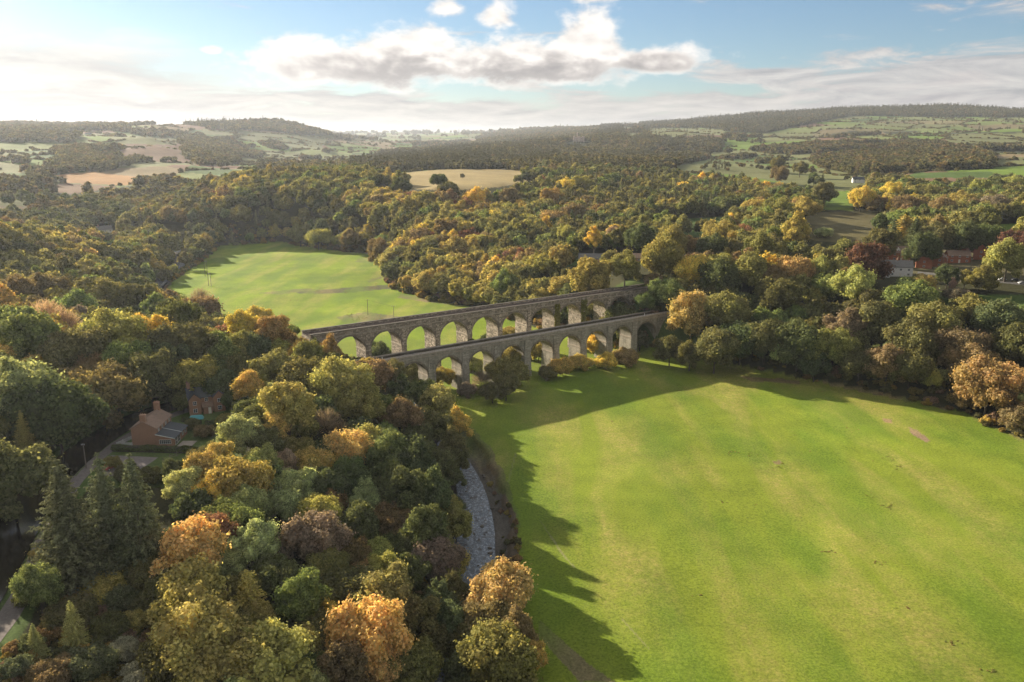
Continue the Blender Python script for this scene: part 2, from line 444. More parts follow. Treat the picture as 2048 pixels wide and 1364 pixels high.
def plain(name, col, rough=.8, var=.25, scale=1.5, spec=.25, bump=.0):
    t = NT(name); co = t.n('TexCoord').outputs['Object']
    f = t.noise(co, scale, 4)
    dark = tuple(c * (1 - var) for c in col); lite = tuple(min(1, c * (1 + var)) for c in col)
    c = t.ramp(f, [(.3, dark), (.7, lite)])
    nb = t.bump(t.noise(co, scale * 6, 3), bump, .05) if bump else None
    t.bsdf(c, rough, nb, spec); return t.m


# foliage: the leaves take their colour from the tree (object colour, or the tint of the instance)
def leaf_mat(name, instanced, transl=.42):
    t = NT(name)
    if instanced:
        a = t.n('Attribute', attribute_type='INSTANCER', attribute_name='tint'); col = a.outputs['Color']
    else:
        col = t.n('ObjectInfo').outputs['Color']
    g = t.n('NewGeometry'); rnd = g.outputs['Random Per Island']
    co = t.n('TexCoord').outputs['Object']
    n1 = t.noise(co, 2.2, 2)
    val = t.math('MULTIPLY_ADD', rnd, .9, .5)
    val2 = t.math('MULTIPLY_ADD', n1, .9, .55)
    hsv = t.n('HueSaturation'); t.l(t.mix(1.0, col, (2.04, 1.84, 1.75), 'MULTIPLY'), hsv.inputs['Color'])
    hn = t.noise(co, 1.3, 2)
    hue = t.math('ADD', t.math('MULTIPLY_ADD', hn, .05, .478), t.math('MULTIPLY_ADD', rnd, -.02, .010))
    t.l(hue, hsv.inputs['Hue']); t.l(t.math('MULTIPLY', val, val2), hsv.inputs['Value'])
    c = hsv.outputs[0]
    df = t.n('BsdfDiffuse'); tr = t.n('BsdfTranslucent'); mx = t.n('MixShader')
    t.l(c, df.inputs[0])
    c2 = t.mix(.5, c, (1.0, .9, .35), 'MULTIPLY')
    t.l(t.mix(1.0, c, (1.4, 1.25, .8), 'MULTIPLY'), tr.inputs[0])
    mx.inputs[0].default_value = transl
    t.l(df.outputs[0], mx.inputs[1]); t.l(tr.outputs[0], mx.inputs[2])
    t.l(mx.outputs[0], t.out.inputs[0])
    return t.m


M_LEAF = leaf_mat('leaves', False); M_LEAFI = leaf_mat('woodland_leaves', True)
M_BARK = plain('bark', (.10, .085, .07), .95, .35, 2.0, .1)
M_NEEDLE = leaf_mat('needles', False, .15); M_NEEDLEI = leaf_mat('woodland_needles', True, .15)

# ---------------------------------------------------------------- tree prototypes (unit radius crowns)
def fib(n, rng, zmin=-.6):
    out = []; i = 0; N = int(n / (1 - (zmin + 1) / 2)) + 1
    for i in range(N):
        z = 1 - 2 * (i + .5) / N
        if z < zmin: break
        a = i * 2.39996 + rng.uniform(-.25, .25); r = math.sqrt(1 - z * z)
        out.append((r * math.cos(a), r * math.sin(a), z))
    return np.array(out)


ICO = None


def ico(sub=1):
    import bmesh
    bm = bmesh.new(); bmesh.ops.create_icosphere(bm, subdivisions=sub, radius=1.0)
    v = np.array([p.co[:] for p in bm.verts]); f = np.array([[p.index for p in q_.verts] for q_ in bm.faces]); bm.free()
    return v, f


ICO1 = ico(1); ICO2 = ico(2)


def leaf_quads(P, N, size, rng, aspect=1.0):
    n = len(P)
    T = rng.normal(size=(n, 3)); T -= (T * N).sum(1)[:, None] * N; T /= np.linalg.norm(T, axis=1)[:, None] + 1e-9
    B = np.cross(N, T)
    s = size * rng.uniform(.6, 1.45, n)[:, None]
    T = T * s; B = B * s * aspect
    V = np.stack([P - T * .5 - B * .35, P + T * .55 - B * .3, P + T * .45 + B * .4, P - T * .35 + B * .45], 1).reshape(-1, 3)
    Fq = np.arange(4 * n).reshape(n, 4)
    return V, Fq


def crown(seed, nl, nleaf, leaf, zs=1.0, lr=(.27, .42), droop=0.0, top=1.0, open_=0.0, core=True):
    rng = rs(seed)
    D = fib(nl, rng, -.55)
    jit = rng.uniform(.42, .84, len(D))[:, None]
    C = D * jit; C[:, 2] *= zs
    C += rng.normal(0, .085, C.shape)
    R = rng.uniform(lr[0], lr[1], len(D)) * (1 - .25 * (D[:, 2] < -.2))
    if top != 1.0:
        f = np.clip(1 - (1 - top) * (C[:, 2] / zs + .2), .25, 1.3)[:, None]; C[:, :2] *= f; R = R * f[:, 0] ** .5
    # secondary small lobes for an uneven outline
    k = rng.choice(len(D), int(nl * .9)); C2 = C[k] + (lambda a: a / np.linalg.norm(a, axis=1)[:, None])(rng.normal(size=(len(k), 3)) + D[k] * 1.3) * R[k][:, None] * .8
    C = np.concatenate([C, C2]); R = np.concatenate([R, R[k] * rng.uniform(.35, .6, len(k))])
    w = R ** 2; w /= w.sum()
    L = rng.choice(len(C), nleaf * 3, p=w)
    d = rng.normal(size=(len(L), 3)); d /= np.linalg.norm(d, axis=1)[:, None]
    P = C[L] + d * (R[L] * rng.uniform(.82, 1.16, len(L)) * (1 + .12 * np.sin(d[:, 0] * 9 + L) * np.sin(d[:, 1] * 8) ))[:, None]
    keep = np.ones(len(P), bool)
    for j in range(len(C)):
        keep &= ~((((P - C[j]) ** 2).sum(1) < (R[j] * .83) ** 2) & (L != j))
    keep &= ((P / np.array([1, 1, zs])) ** 2).sum(1) > .38 ** 2
    keep &= (d * (P / (np.linalg.norm(P, axis=1)[:, None] + 1e-6))).sum(1) > -.35
    if open_: keep &= rng.uniform(size=len(P)) > open_
    P = P[keep][:nleaf]; d = d[keep][:nleaf]
    N = d + rng.normal(0, .55, d.shape) + np.array([0, 0, .25]); N /= np.linalg.norm(N, axis=1)[:, None]
    P = P * np.where(rng.uniform(size=len(P)) < .08, rng.uniform(1.04, 1.18, len(P)), 1)[:, None]
    V, Fq = leaf_quads(P, N, leaf, rng)
    tris = []
    if core:
        vs = []; fs = []; o = 0
        for j in range(len(C)):
            iv, jf = ICO1
            vv = iv * (R[j] * .80) * (1 + rng.uniform(-.14, .14, (len(iv), 1))) + C[j]
            vs.append(vv); fs.append(jf + o); o += len(iv)
        iv, jf = ICO1; vs.append(iv * .5 * np.array([1, 1, zs])); fs.append(jf + o)
        CV = np.concatenate(vs); CF = np.concatenate(fs)
        return V, Fq, CV, CF
    return V, Fq, None, None


def crown_mesh(name, mat, *a, **k):
    V, Fq, CV, CF = crown(*a, **k)
    if CV is None: me = new_mesh(name, V, Fq)
    else:
        q4 = np.concatenate([Fq.ravel(), (CF + len(V)).ravel()]).astype(np.int32)
        me = bpy.data.meshes.new(name)
        AV = np.concatenate([V, CV]).astype(np.float32)
        me.vertices.add(len(AV)); me.vertices.foreach_set('co', AV.ravel())
        me.loops.add(len(q4)); me.loops.foreach_set('vertex_index', q4)
        st = np.concatenate([np.arange(len(Fq)) * 4, len(Fq) * 4 + np.arange(len(CF)) * 3]).astype(np.int32)
        me.polygons.add(len(st)); me.polygons.foreach_set('loop_start', st); me.update(calc_edges=True)
    me.materials.append(mat); return me


def conifer_mesh(name, mat, seed, whorls, per, sprays, leaf, H=3.0):
    """unit base radius, height H, branches in drooping whorls, z from 0"""
    rng = rs(seed); P = []; N = []
    for w in range(whorls):
        t = (w + rng.uniform(0, .6)) / whorls; z = H * (.04 + .94 * t); r = (1 - t) ** .85 * (1 + rng.uniform(-.12, .12)) + .03
        nb = max(4, int(per * (1 - t * .6)))
        for b in range(nb):
            a = 2 * math.pi * (b + rng.uniform(-.35, .35)) / nb; rr = r * rng.uniform(.75, 1.15)
            ns = max(3, int(sprays * rr))
            for s in range(ns):
                k = (s + rng.uniform(0, 1)) / ns
                wdt = .16 * (1 - k) * rr + .02
                off = rng.uniform(-1, 1) * wdt
                x = k * rr; zz = z - .30 * rr * k + .16 * rr * k * k * 1.3 + rng.uniform(-.03, .02)
                P.append((x * math.cos(a) - off * math.sin(a), x * math.sin(a) + off * math.cos(a), zz))
                N.append((math.cos(a) * .35 + rng.normal(0, .35), math.sin(a) * .35 + rng.normal(0, .35), .8))
    P = np.array(P); N = np.array(N); N /= np.linalg.norm(N, axis=1)[:, None]
    V, Fq = leaf_quads(P, N, leaf, rng, .55)
    # inner cone
    k = 9; cv = []; cf = []
    for ring in range(6):
        t = ring / 5
        for i in range(k):
            a = 2 * math.pi * i / k; r = ((1 - t) ** .9 * .36 + .01) * rng.uniform(.85, 1.15)
            cv.append((r * math.cos(a), r * math.sin(a), H * (.05 + .9 * t)))
    for ring in range(5):
        for i in range(k):
            a0 = ring * k + i; a1 = ring * k + (i + 1) % k
            cf.append((a0, a1, a1 + k, a0 + k))
    AV = np.concatenate([V, np.array(cv)]); AF = np.concatenate([Fq, np.array(cf) + len(V)])
    me = new_mesh(name, AV, AF); me.materials.append(mat); return me


def tube(pts, radii, k=7):
    """tapered tube through points"""
    V = []; Fc = []
    P = [np.array(p, float) for p in pts]
    for i, p in enumerate(P):
        d = (P[min(i + 1, len(P) - 1)] - P[max(i - 1, 0)]); d /= np.linalg.norm(d) + 1e-9
        a = np.cross(d, (0, 0, 1) if abs(d[2]) < .9 else (1, 0, 0)); a /= np.linalg.norm(a); b = np.cross(d, a)
        for j in range(k):
            t = 2 * math.pi * j / k
            V.append(p + (a * math.cos(t) + b * math.sin(t)) * radii[i])
    for i in range(len(P) - 1):
        for j in range(k):
            Fc.append((i * k + j, i * k + (j + 1) % k, (i + 1) * k + (j + 1) % k, (i + 1) * k + j))
    return V, Fc


def trunk_mesh(seed, k=7):
    rng = rs(seed); V = []; Fc = []

    def add(p, r):
        v, f = tube(p, r, k); o = len(V); V.extend(v); Fc.extend([tuple(i + o for i in q_) for q_ in f])
    add([(0, 0, -.12), (0, 0, 0), (.02, .01, .3), (.0, .03, .65), (.02, 0, 1.05)], [.11, .085, .06, .05, .02])
    for b in range(6):
        a = b * 1.05 + rng.uniform(0, .8); z = rng.uniform(.38, .75); L = rng.uniform(.35, .6)
        add([(0, 0, z), (L * .5 * math.cos(a), L * .5 * math.sin(a), z + .16), (L * math.cos(a), L * math.sin(a), z + .42)], [.035, .024, .008])
    me = new_mesh('trunk', V, Fc, True); me.materials.append(M_BARK); return me


def twig_crown(name, seed, mat):
    """leafless crown: fine upswept twigs plus scattered remaining leaves"""
    rng = rs(seed); P = []; N = []
    V = []; Fc = []
    for i in range(420):
        a = rng.uniform(0, 6.283); el = rng.uniform(-.1, 1.4); d = np.array([math.cos(a) * math.cos(el), math.sin(a) * math.cos(el), math.sin(el)])
        s = rng.uniform(.15, .5); e = d * rng.uniform(.75, 1.02); b = d * s + np.array([0, 0, -.15])
        m = (b + e) / 2 + rng.normal(0, .05, 3); w = np.cross(d, rng.normal(size=3)); w /= np.linalg.norm(w); w *= .012
        o = len(V); V += [b - w, b + w, m + w * .8, m - w * .8, e + w * .3, e - w * .3]
        Fc += [(o, o + 1, o + 2, o + 3), (o + 3, o + 2, o + 4, o + 5)]
    d = rng.normal(size=(1500, 3)); d /= np.linalg.norm(d, axis=1)[:, None]; d[:, 2] = np.abs(d[:, 2]) - .15
    P = d * rng.uniform(.55, 1.03, 1500)[:, None]
    N = rng.normal(size=(1500, 3)); N /= np.linalg.norm(N, axis=1)[:, None]
    LV, LF = leaf_quads(P, N, .045, rng, .5)
    o = len(V)
    me = new_mesh(name, np.concatenate([np.array(V), LV]), np.concatenate([np.array(Fc), LF + o])); me.materials.append(mat); return me


#              seed lobes leaves size  zs
NEAR = [crown_mesh('crown', M_LEAF, 1, 26, 9500, .062, .95),
        crown_mesh('crown', M_LEAF, 2, 34, 9500, .060, 1.1, lr=(.22, .36)),
        crown_mesh('crown', M_LEAF, 3, 18, 9000, .064, .85, lr=(.32, .48)),
        crown_mesh('crown', M_LEAF, 4, 30, 9500, .058, 1.35, lr=(.2, .34), top=.6),
        crown_mesh('crown', M_LEAF, 5, 42, 9500, .058, .9, lr=(.18, .32)),
        crown_mesh('crown', M_LEAF, 6, 22, 8000, .066, 1.2, lr=(.24, .4), open_=.3)]
BARE = [twig_crown('crown', 70 + i, M_LEAF) for i in range(2)]
POP = crown_mesh('crown', M_LEAF, 8, 26, 6500, .07, 2.1, lr=(.25, .4), top=.55)
CONI = [conifer_mesh('crown', M_NEEDLE, 11, 30, 20, 90, .066), conifer_mesh('crown', M_NEEDLE, 12, 24, 17, 90, .07)]
TRUNKS = [trunk_mesh(s) for s in (1, 2, 3)]
MIDP = [crown_mesh('mid_crown', M_LEAFI, 20 + i, 16, 1500, .135, zs_, lr=(.26, .44), top=tp) for i, (zs_, tp) in enumerate([(.95, 1), (1.1, 1), (.85, 1), (1.35, .7), (1.0, 1)])]
MIDC = [conifer_mesh('mid_conifer', M_NEEDLEI, 31, 14, 9, 10, .26), conifer_mesh('mid_conifer', M_NEEDLEI, 32, 12, 8, 10, .28)]
FARP = [crown_mesh('far_crown', M_LEAFI, 40 + i, 7, 190, .34, zs_, lr=(.34, .52)) for i, zs_ in enumerate([.9, 1.1, .8])]
FARC = [conifer_mesh('far_conifer', M_NEEDLEI, 51, 5, 5, 4, .6)]

KEEP_CLEAR = []

# ---------------------------------------------------------------- ground sheet
def build_ground():
    az = np.radians(np.concatenate([np.arange(-75, -37, .8), np.arange(-37, 37, .115), np.arange(37, 76, .8)]))
    r = np.concatenate([np.geomspace(30, 105, 40)[:-1], np.geomspace(105, 900, 430)[:-1], np.geomspace(900, 14000, 300)])
    A, R = np.meshgrid(az, r); x = R * np.sin(A); y = R * np.cos(A)
    z = terr(x, y); n, m = x.shape
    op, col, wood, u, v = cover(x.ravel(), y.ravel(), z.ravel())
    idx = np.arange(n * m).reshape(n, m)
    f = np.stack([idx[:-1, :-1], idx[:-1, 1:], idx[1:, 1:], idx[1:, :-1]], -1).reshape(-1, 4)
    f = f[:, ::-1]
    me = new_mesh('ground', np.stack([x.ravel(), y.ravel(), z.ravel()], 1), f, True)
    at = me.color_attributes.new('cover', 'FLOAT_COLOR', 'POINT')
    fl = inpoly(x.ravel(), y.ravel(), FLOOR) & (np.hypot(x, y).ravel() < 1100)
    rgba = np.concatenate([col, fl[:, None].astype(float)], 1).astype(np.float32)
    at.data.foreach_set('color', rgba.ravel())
    t = NT('ground')
    a = t.n('Attribute', attribute_name='cover'); co = t.n('TexCoord').outputs['Object']
    base = a.outputs['Color']; mead = a.outputs['Alpha']
    big = t.noise(co, .012, 4, .55); mid = t.noise(co, .09, 4, .6); fine = t.noise(co, 1.7, 7, .82)
    st = t.mapping(co, (1 / 16, 1 / 85, 0), (0, 0, math.radians(-14)))
    streak = t.noise(st, 1.0, 4, .5, .6)
    dry = t.ramp(streak, [(.46, (0, 0, 0)), (.63, (1, 1, 1))])
    patch = t.ramp(t.noise(co, .5, 8, .8), [(.44, (0, 0, 0)), (.68, (1, 1, 1))])
    dryf = t.math('MULTIPLY', t.math('MULTIPLY', dry, t.math('MULTIPLY_ADD', patch, .75, .25)), mead)
    c = t.mix(t.math('MULTIPLY', dryf, .7), base, (.42, .32, .12))
    lush = t.ramp(t.noise(t.mapping(co, (1 / 22, 1 / 60, 0), (0, 0, math.radians(-20))), 1.0, 3, .5), [(.45, (0, 0, 0)), (.62, (1, 1, 1))])
    c = t.mix(t.math('MULTIPLY', t.math('MULTIPLY', lush, mead), .75), c, (.12, .195, .018))
    c = t.mix(.65, c, t.ramp(big, [(.3, (.72, .72, .72)), (.7, (1.25, 1.25, 1.25))]), 'MULTIPLY')
    c = t.mix(.6, c, t.ramp(mid, [(.3, (.78, .80, .78)), (.7, (1.2, 1.18, 1.2))]), 'MULTIPLY')
    c = t.mix(.9, c, t.ramp(fine, [(.36, (.50, .55, .50)), (.62, (1.42, 1.36, 1.40))]), 'MULTIPLY')
    tuft = t.ramp(t.noise(co, .33, 5, .7, .4), [(.69, (0, 0, 0)), (.73, (1, 1, 1))])
    c = t.mix(t.math('MULTIPLY', tuft, .55), c, (.05, .07, .03))
    h = t.math('ADD', t.math('MULTIPLY', fine, .16), t.math('MULTIPLY', mid, .5))
    t.bsdf(c, .95, t.bump(h, .55, 1.0), .1)
    o = link('ground', me, t.m); tag(o, kind='structure')
    return o


def ribbon(name, line, half, z, mat, kind='structure', wob=0.0, tilt=None):
    V = []; Fc = []
    P = [np.array(p) for p in line]
    K = 5
    for i, p in enumerate(P):
        d = P[min(i + 1, len(P) - 1)] - P[max(i - 1, 0)]; d /= np.linalg.norm(d); nrm = np.array([-d[1], d[0]])
        w = half + wob * (vnoise(i * .35, 0, 3) - .5)
        if name == 'river': w = (5.4 if p[1] < 195 else max(3.4, 5.4 - (p[1] - 195) * .045)) if p[1] < 300 else 4.0
        if name == 'canal': w = 2.0 + (half - 2.0) * min(1, max(0, (len(P) - 4 - i) / 6))
        for j in range(K):
            q_ = p + nrm * w * (j / (K - 1) * 2 - 1)
            zz = z if not callable(z) else z(q_[0], q_[1])
            V.append((q_[0], q_[1], zz))
    for i in range(len(P) - 1):
        for j in range(K - 1):
            Fc.append((i * K + j, (i + 1) * K + j, (i + 1) * K + j + 1, i * K + j + 1))
    me = new_mesh(name, V, Fc, True); o = link(name, me, mat); tag(o, kind=kind); return o


build_ground()

t = NT('canal_water'); co = t.n('TexCoord').outputs['Object']
nb = t.bump(t.noise(co, 2.2, 3, .5), .06, .08)
leafm = t.ramp(t.noise(co, 2.6, 5, .8), [(.60, (0, 0, 0)), (.64, (1, 1, 1))])
b = t.bsdf(t.mix(t.math('MULTIPLY', leafm, .5), (.018, .015, .010), (.10, .06, .03)), .12, nb, .5)
M_CANAL = t.m
ribbon('canal', CANAL[:-1], 4.9, CANAL_Z, M_CANAL)
t = NT('river_water'); co = t.n('TexCoord').outputs['Object']
wv = t.noise(t.mapping(co, (1.0, .7, 1)), .55, 5, .72, 1.2)
nb = t.bump(wv, .65, .5)
rock = t.ramp(t.noise(t.mapping(co, (1.0, .35, 1)), .8, 7, .8, .8), [(.52, (0, 0, 0)), (.59, (1, 1, 1))])
foam = t.ramp(t.noise(t.mapping(co, (1.3, 1.0, 1)), .9, 7, .85, .6), [(.50, (0, 0, 0)), (.60, (1, 1, 1))])
cc = t.mix(rock, (.15, .17, .19), (.07, .058, .045))
cc = t.mix(t.math('MULTIPLY', foam, .75), cc, (.50, .55, .60))
b = t.bsdf(cc, .3, nb, .35); t.l(t.math('MULTIPLY_ADD', rock, .6, .16), b.inputs['Roughness'])
ribbon('river', RIVER, 7.6, RIVER_Z, t.m)
t = NT('towpath_gravel'); co = t.n('TexCoord').outputs['Object']
t.bsdf(t.ramp(t.noise(co, 1.5, 5, .75), [(.3, (.14, .125, .115)), (.7, (.25, .22, .205))]), .95, t.bump(t.noise(co, 9, 3), .4, .03), .1)
M_PATH = t.m
ribbon('towpath', PATH[:-1], 1.7, lambda x, y: float(terr(np.array([x]), np.array([y]))[0]) + .05, M_PATH, wob=.7)


# ---------------------------------------------------------------- solid builder
class MB:
    def __init__(s): s.v = []; s.f = []

    def poly(s, pts):
        o = len(s.v); s.v += [tuple(p) for p in pts]; s.f.append(tuple(range(o, o + len(pts)))); return s

    def box(s, x0, x1, y0, y1, z0, z1):
        return s.frust((x0, x1, y0, y1), z0, (x0, x1, y0, y1), z1)

    def frust(s, a, z0, b, z1):
        o = len(s.v)
        for (x0, x1, y0, y1), z in ((a, z0), (b, z1)):
            s.v += [(x0, y0, z), (x1, y0, z), (x1, y1, z), (x0, y1, z)]
        for q_ in ((3, 2, 1, 0), (4, 5, 6, 7), (0, 1, 5, 4), (1, 2, 6, 5), (2, 3, 7, 6), (3, 0, 4, 7)): s.f.append(tuple(i + o for i in q_))
        return s

    def bar(s, p, q_, w, h=None, k=4):
        """square bar between two points"""
        h = h or w
        p = np.array(p, float); q_ = np.array(q_, float); d = q_ - p; L = np.linalg.norm(d); d /= L
        a = np.cross(d, (0, 0, 1)) if abs(d[2]) < .95 else np.array([1., 0, 0]); a /= np.linalg.norm(a); b = np.cross(a, d)
        o = len(s.v)
        for c in (p, q_):
            for (i, j) in ((-1, -1), (1, -1), (1, 1), (-1, 1)): s.v.append(tuple(c + a * i * w / 2 + b * j * h / 2))
        for f in ((3, 2, 1, 0), (4, 5, 6, 7), (0, 1, 5, 4), (1, 2, 6, 5), (2, 3, 7, 6), (3, 0, 4, 7)): s.f.append(tuple(i + o for i in f))
        return s

    def tubes(s, pts, radii, k=8):
        v, f = tube(pts, radii, k); o = len(s.v); s.v += [tuple(p) for p in v]; s.f += [tuple(i + o for i in q_) for q_ in f]; return s

    def prism(s, prof, y0, y1, axis='y'):
        """profile in x-z extruded along y (or profile in y-z extruded along x)"""
        n = len(prof); o = len(s.v)
        for y in (y0, y1):
            for (a, b) in prof: s.v.append((a, y, b) if axis == 'y' else (y, a, b))
        s.f.append(tuple(range(o, o + n))); s.f.append(tuple(range(o + 2 * n - 1, o + n - 1, -1)))
        for i in range(n): s.f.append((o + i, o + n + i, o + n + (i + 1) % n, o + (i + 1) % n))
        return s

    def build(s, name, mat, parent=None, loc=(0, 0, 0), rz=0.0, bevel=0, smooth=False):
        import bmesh
        me = bpy.data.meshes.new(name); me.from_pydata(s.v, [], s.f); me.update()
        bm = bmesh.new(); bm.from_mesh(me); bmesh.ops.recalc_face_normals(bm, faces=bm.faces[:]); bm.to_mesh(me); bm.free()
        if smooth: me.polygons.foreach_set('use_smooth', np.ones(len(me.polygons), bool))
        o = link(name, me, mat, parent, loc, rz)
        if bevel:
            md = o.modifiers.new('bevel', 'BEVEL'); md.width = bevel; md.segments = 1; md.limit_method = 'ANGLE'
        return o


def stone_mat(name, base, mortar, sx, sz, var=.3, stain=.5, bumpd=.05):
    t = NT(name); co = t.n('TexCoord').outputs['Object']
    vo = t.n('TexVoronoi', feature='F1'); t.l(t.mapping(co, (1 / sx, 1 / sx, 1 / sz)), vo.inputs['Vector']); vo.inputs['Scale'].default_value = 1.0; vo.inputs['Randomness'].default_value = .55
    ve = t.n('TexVoronoi', feature='DISTANCE_TO_EDGE'); t.l(t.mapping(co, (1 / sx, 1 / sx, 1 / sz)), ve.inputs['Vector']); ve.inputs['Scale'].default_value = 1.0; ve.inputs['Randomness'].default_value = .55
    bw = t.n('RGBToBW'); t.l(vo.outputs['Color'], bw.inputs[0])
    lo = tuple(c * (1 - var) for c in base); hi = tuple(c * (1 + var) for c in base)
    c = t.ramp(bw.outputs[0], [(.2, lo), (.55, base), (.85, hi)])
    e = t.ramp(ve.outputs['Distance'], [(.02, (1, 1, 1)), (.10, (0, 0, 0))])
    c = t.mix(t.math('MULTIPLY', e, .8), c, mortar)
    n1 = t.noise(t.mapping(co, (.35, .35, .12)), 1.0, 5, .65)
    c = t.mix(t.math('MULTIPLY', t.ramp(n1, [(.45, (0, 0, 0)), (.7, (1, 1, 1))]), stain), c, (.055, .058, .045))
    n2 = t.noise(co, .35, 4, .6)
    c = t.mix(t.math('MULTIPLY', t.ramp(n2, [(.5, (0, 0, 0)), (.75, (1, 1, 1))]), .35), c, tuple(x * 1.35 for x in base))
    h = t.math('SUBTRACT', t.noise(co, 3.5, 4, .6), t.math('MULTIPLY', e, .9))
    t.bsdf(c, .92, t.bump(h, .9, bumpd), .15); return t.m


M_RUBBLE = stone_mat('rough_rubble_stone', (.44, .37, .29), (.14, .12, .095), 1.0, .55, .5, .4, .14)
M_ASHLAR = stone_mat('dressed_grey_stone', (.38, .345, .285), (.24, .22, .18), 1.3, .5, .16, .55, .03)
M_COPE = plain('coping_stone', (.36, .31, .25), .9, .25, .8)
M_RINGV = stone_mat('arch_ring_stone', (.30, .25, .195), (.12, .10, .08), .7, .7, .25, .45, .05)
M_BALLAST = plain('ballast', (.085, .07, .06), .95, .35, 3.0, bump=.4)
M_RAIL = plain('rail_steel', (.16, .12, .10), .45, .2, 2.0)
M_IRON = plain('painted_iron', (.06, .065, .06), .6, .2, 3.0)
M_IVY = leaf_mat('ivy_leaves', False, .2)


def bridge(kind, O, ang, s0, arches, span, spacing, width, ztop, zspring, zface, pier, base_of, mats, batter, label, cat, s1, nseg=26):
    """arches: list of centre positions along the bridge; local x along, y towards the back"""
    e = thing(kind, (O[0], O[1], 0), label, cat, rz=ang)
    wall, ring, cope = mats
    r = span / 2
    xs = sorted(arches)
    # body: spandrel wall with barrel vaults
    m = MB(); zt = zface
    edges = [s0]
    for c in xs: edges += [c - r, c + r]
    edges.append(s1)
    for i in range(0, len(edges), 2):      # solid stretches between the openings, down to the springing
        a, b = edges[i], edges[i + 1]
        m.poly([(a, 0, zspring), (b, 0, zspring), (b, 0, zt), (a, 0, zt)]); m.poly([(a, width, zspring), (a, width, zt), (b, width, zt), (b, width, zspring)])
    for c in xs:
        pts = [(c - r * math.cos(math.pi * k / nseg), zspring + r * math.sin(math.pi * k / nseg)) for k in range(nseg + 1)]
        for (xa, za), (xb, zb) in zip(pts[:-1], pts[1:]):
            m.poly([(xa, 0, za), (xb, 0, zb), (xb, 0, zt), (xa, 0, zt)]); m.poly([(xa, width, za), (xa, width, zt), (xb, width, zt), (xb, width, zb)])
            m.poly([(xa, 0, za), (xa, width, za), (xb, width, zb), (xb, 0, zb)])
    m.poly([(s0, 0, zt), (s1, 0, zt), (s1, width, zt), (s0, width, zt)])
    m.poly([(s0, 0, zspring), (s0, 0, zt), (s0, width, zt), (s0, width, zspring)]); m.poly([(s1, 0, zspring), (s1, width, zspring), (s1, width, zt), (s1, 0, zt)])
    m.build('spandrel_wall', wall, e)
    # arch rings, a little proud of both faces
    for c, (y0, y1) in [(c_, yy_) for c_ in xs for yy_ in ((-.06, .30), (width - .30, width + .06))]:
        g = MB(); rw = .75; n = 21
        if True:
            for k in range(n):
                a0 = math.pi * (k + .03) / n; a1 = math.pi * (k + .97) / n; ri = r - .03; ro = r + rw * (1.0 if k % 2 else .88)
                P = [(c - q_ * math.cos(a), zspring + q_ * math.sin(a)) for q_, a in ((ri, a0), (ri, a1), (ro, a1), (ro, a0))]
                g.prism(P, y0, y1)
        g.build('arch_ring', ring, e)
    # piers
    pcs = [(xs[i] + r, xs[i + 1] - r) for i in range(len(xs) - 1)]
    for a, b in pcs:
        z0 = base_of((a + b) / 2) - 2
        k = batter * (zspring - z0)
        g = MB(); g.frust((a - k, b + k, -k * 1.2, width + k * 1.2), z0, (a, b, 0, width), zspring - .002)
        p_ = g.build('pier', wall, e)
        g = MB(); g.box(a - .22, b + .22, -.30, width + .30, zspring - .45, zspring + .02); g.build('impost', cope, p_)
        g = MB(); w_ = (b - a) * .5; mdl = (a + b) / 2
        g.frust((mdl - w_ * .95 - k * .8, mdl + w_ * .95 + k * .8, -.42 - k * 1.2, -.0), z0, (mdl - w_ * .8, mdl + w_ * .8, -.42, .01), zt - 1.3)
        g.frust((mdl - w_ * .95 - k * .8, mdl + w_ * .95 + k * .8, width, width + .42 + k * 1.2), z0, (mdl - w_ * .8, mdl + w_ * .8, width - .01, width + .42), zt - 1.3)
        g.build('pilaster', wall, p_)
    for a, b in ((s0, xs[0] - r), (xs[-1] + r, s1)):
        g = MB(); g.box(a, b, -.02, width + .02, -4, zspring - .002)
        g.box(a if a == s0 else a + 1.0, b - 1.0 if a == s0 else b, -.55, width + .55, -4, zt - 1.2)
        g.build('abutment', wall, e)
    g = MB(); g.box(s0 - .2, s1 + .2, -.36, -.003, zt - .95, zt - .60); g.box(s0 - .2, s1 + .2, width + .003, width + .36, zt - .95, zt - .60); g.build('string_course', cope, e)
    return e


# aqueduct: canal and towpath on top
AO = (-50.9, 293.5); AANG = math.radians(35.05)
aq = bridge('aqueduct', AO, AANG, -12.0, [14.9 + 15.8 * (i - 1) for i in range(10)], 12.3, 15.8, 7.5, 18.0, 8.75, 17.45, 3.6, lambda s: -1.0,
            (M_ASHLAR, M_RINGV, M_COPE), .035, 'pale grey stone aqueduct of round arches carrying a canal, nearer and lower bridge', 'aqueduct', 170.0)
g = MB(); g.box(-12, 170, -.12, .45, 17.453, 17.98); g.box(-12, 170, 6.9, 7.62, 17.453, 17.98); g.build('coping', M_COPE, aq)
g = MB(); g.box(-12, 170, .453, 2.55, 17.453, 17.86); g.build('towpath_deck', plain('pale_towpath', (.36, .31, .26), .95, .2, 1.2), aq)
g = MB(); g.box(-12, 170, 2.553, 2.85, 17.453, 17.9); g.build('trough_edge', M_COPE, aq)
g = MB(); g.poly([(-12, 2.85, 17.62), (170, 2.85, 17.62), (170, 6.9, 17.62), (-12, 6.9, 17.62)]); g.build('canal_water', M_CANAL, aq)
g = MB()
for k in range(0, 92): g.bar((-11 + k * 1.97, .2, 17.98), (-11 + k * 1.97, .2, 18.95), .035)
for z in (18.45, 18.93): g.bar((-11, .2, z), (168.5, .2, z), .025)
g.build('railing', M_IRON, aq)

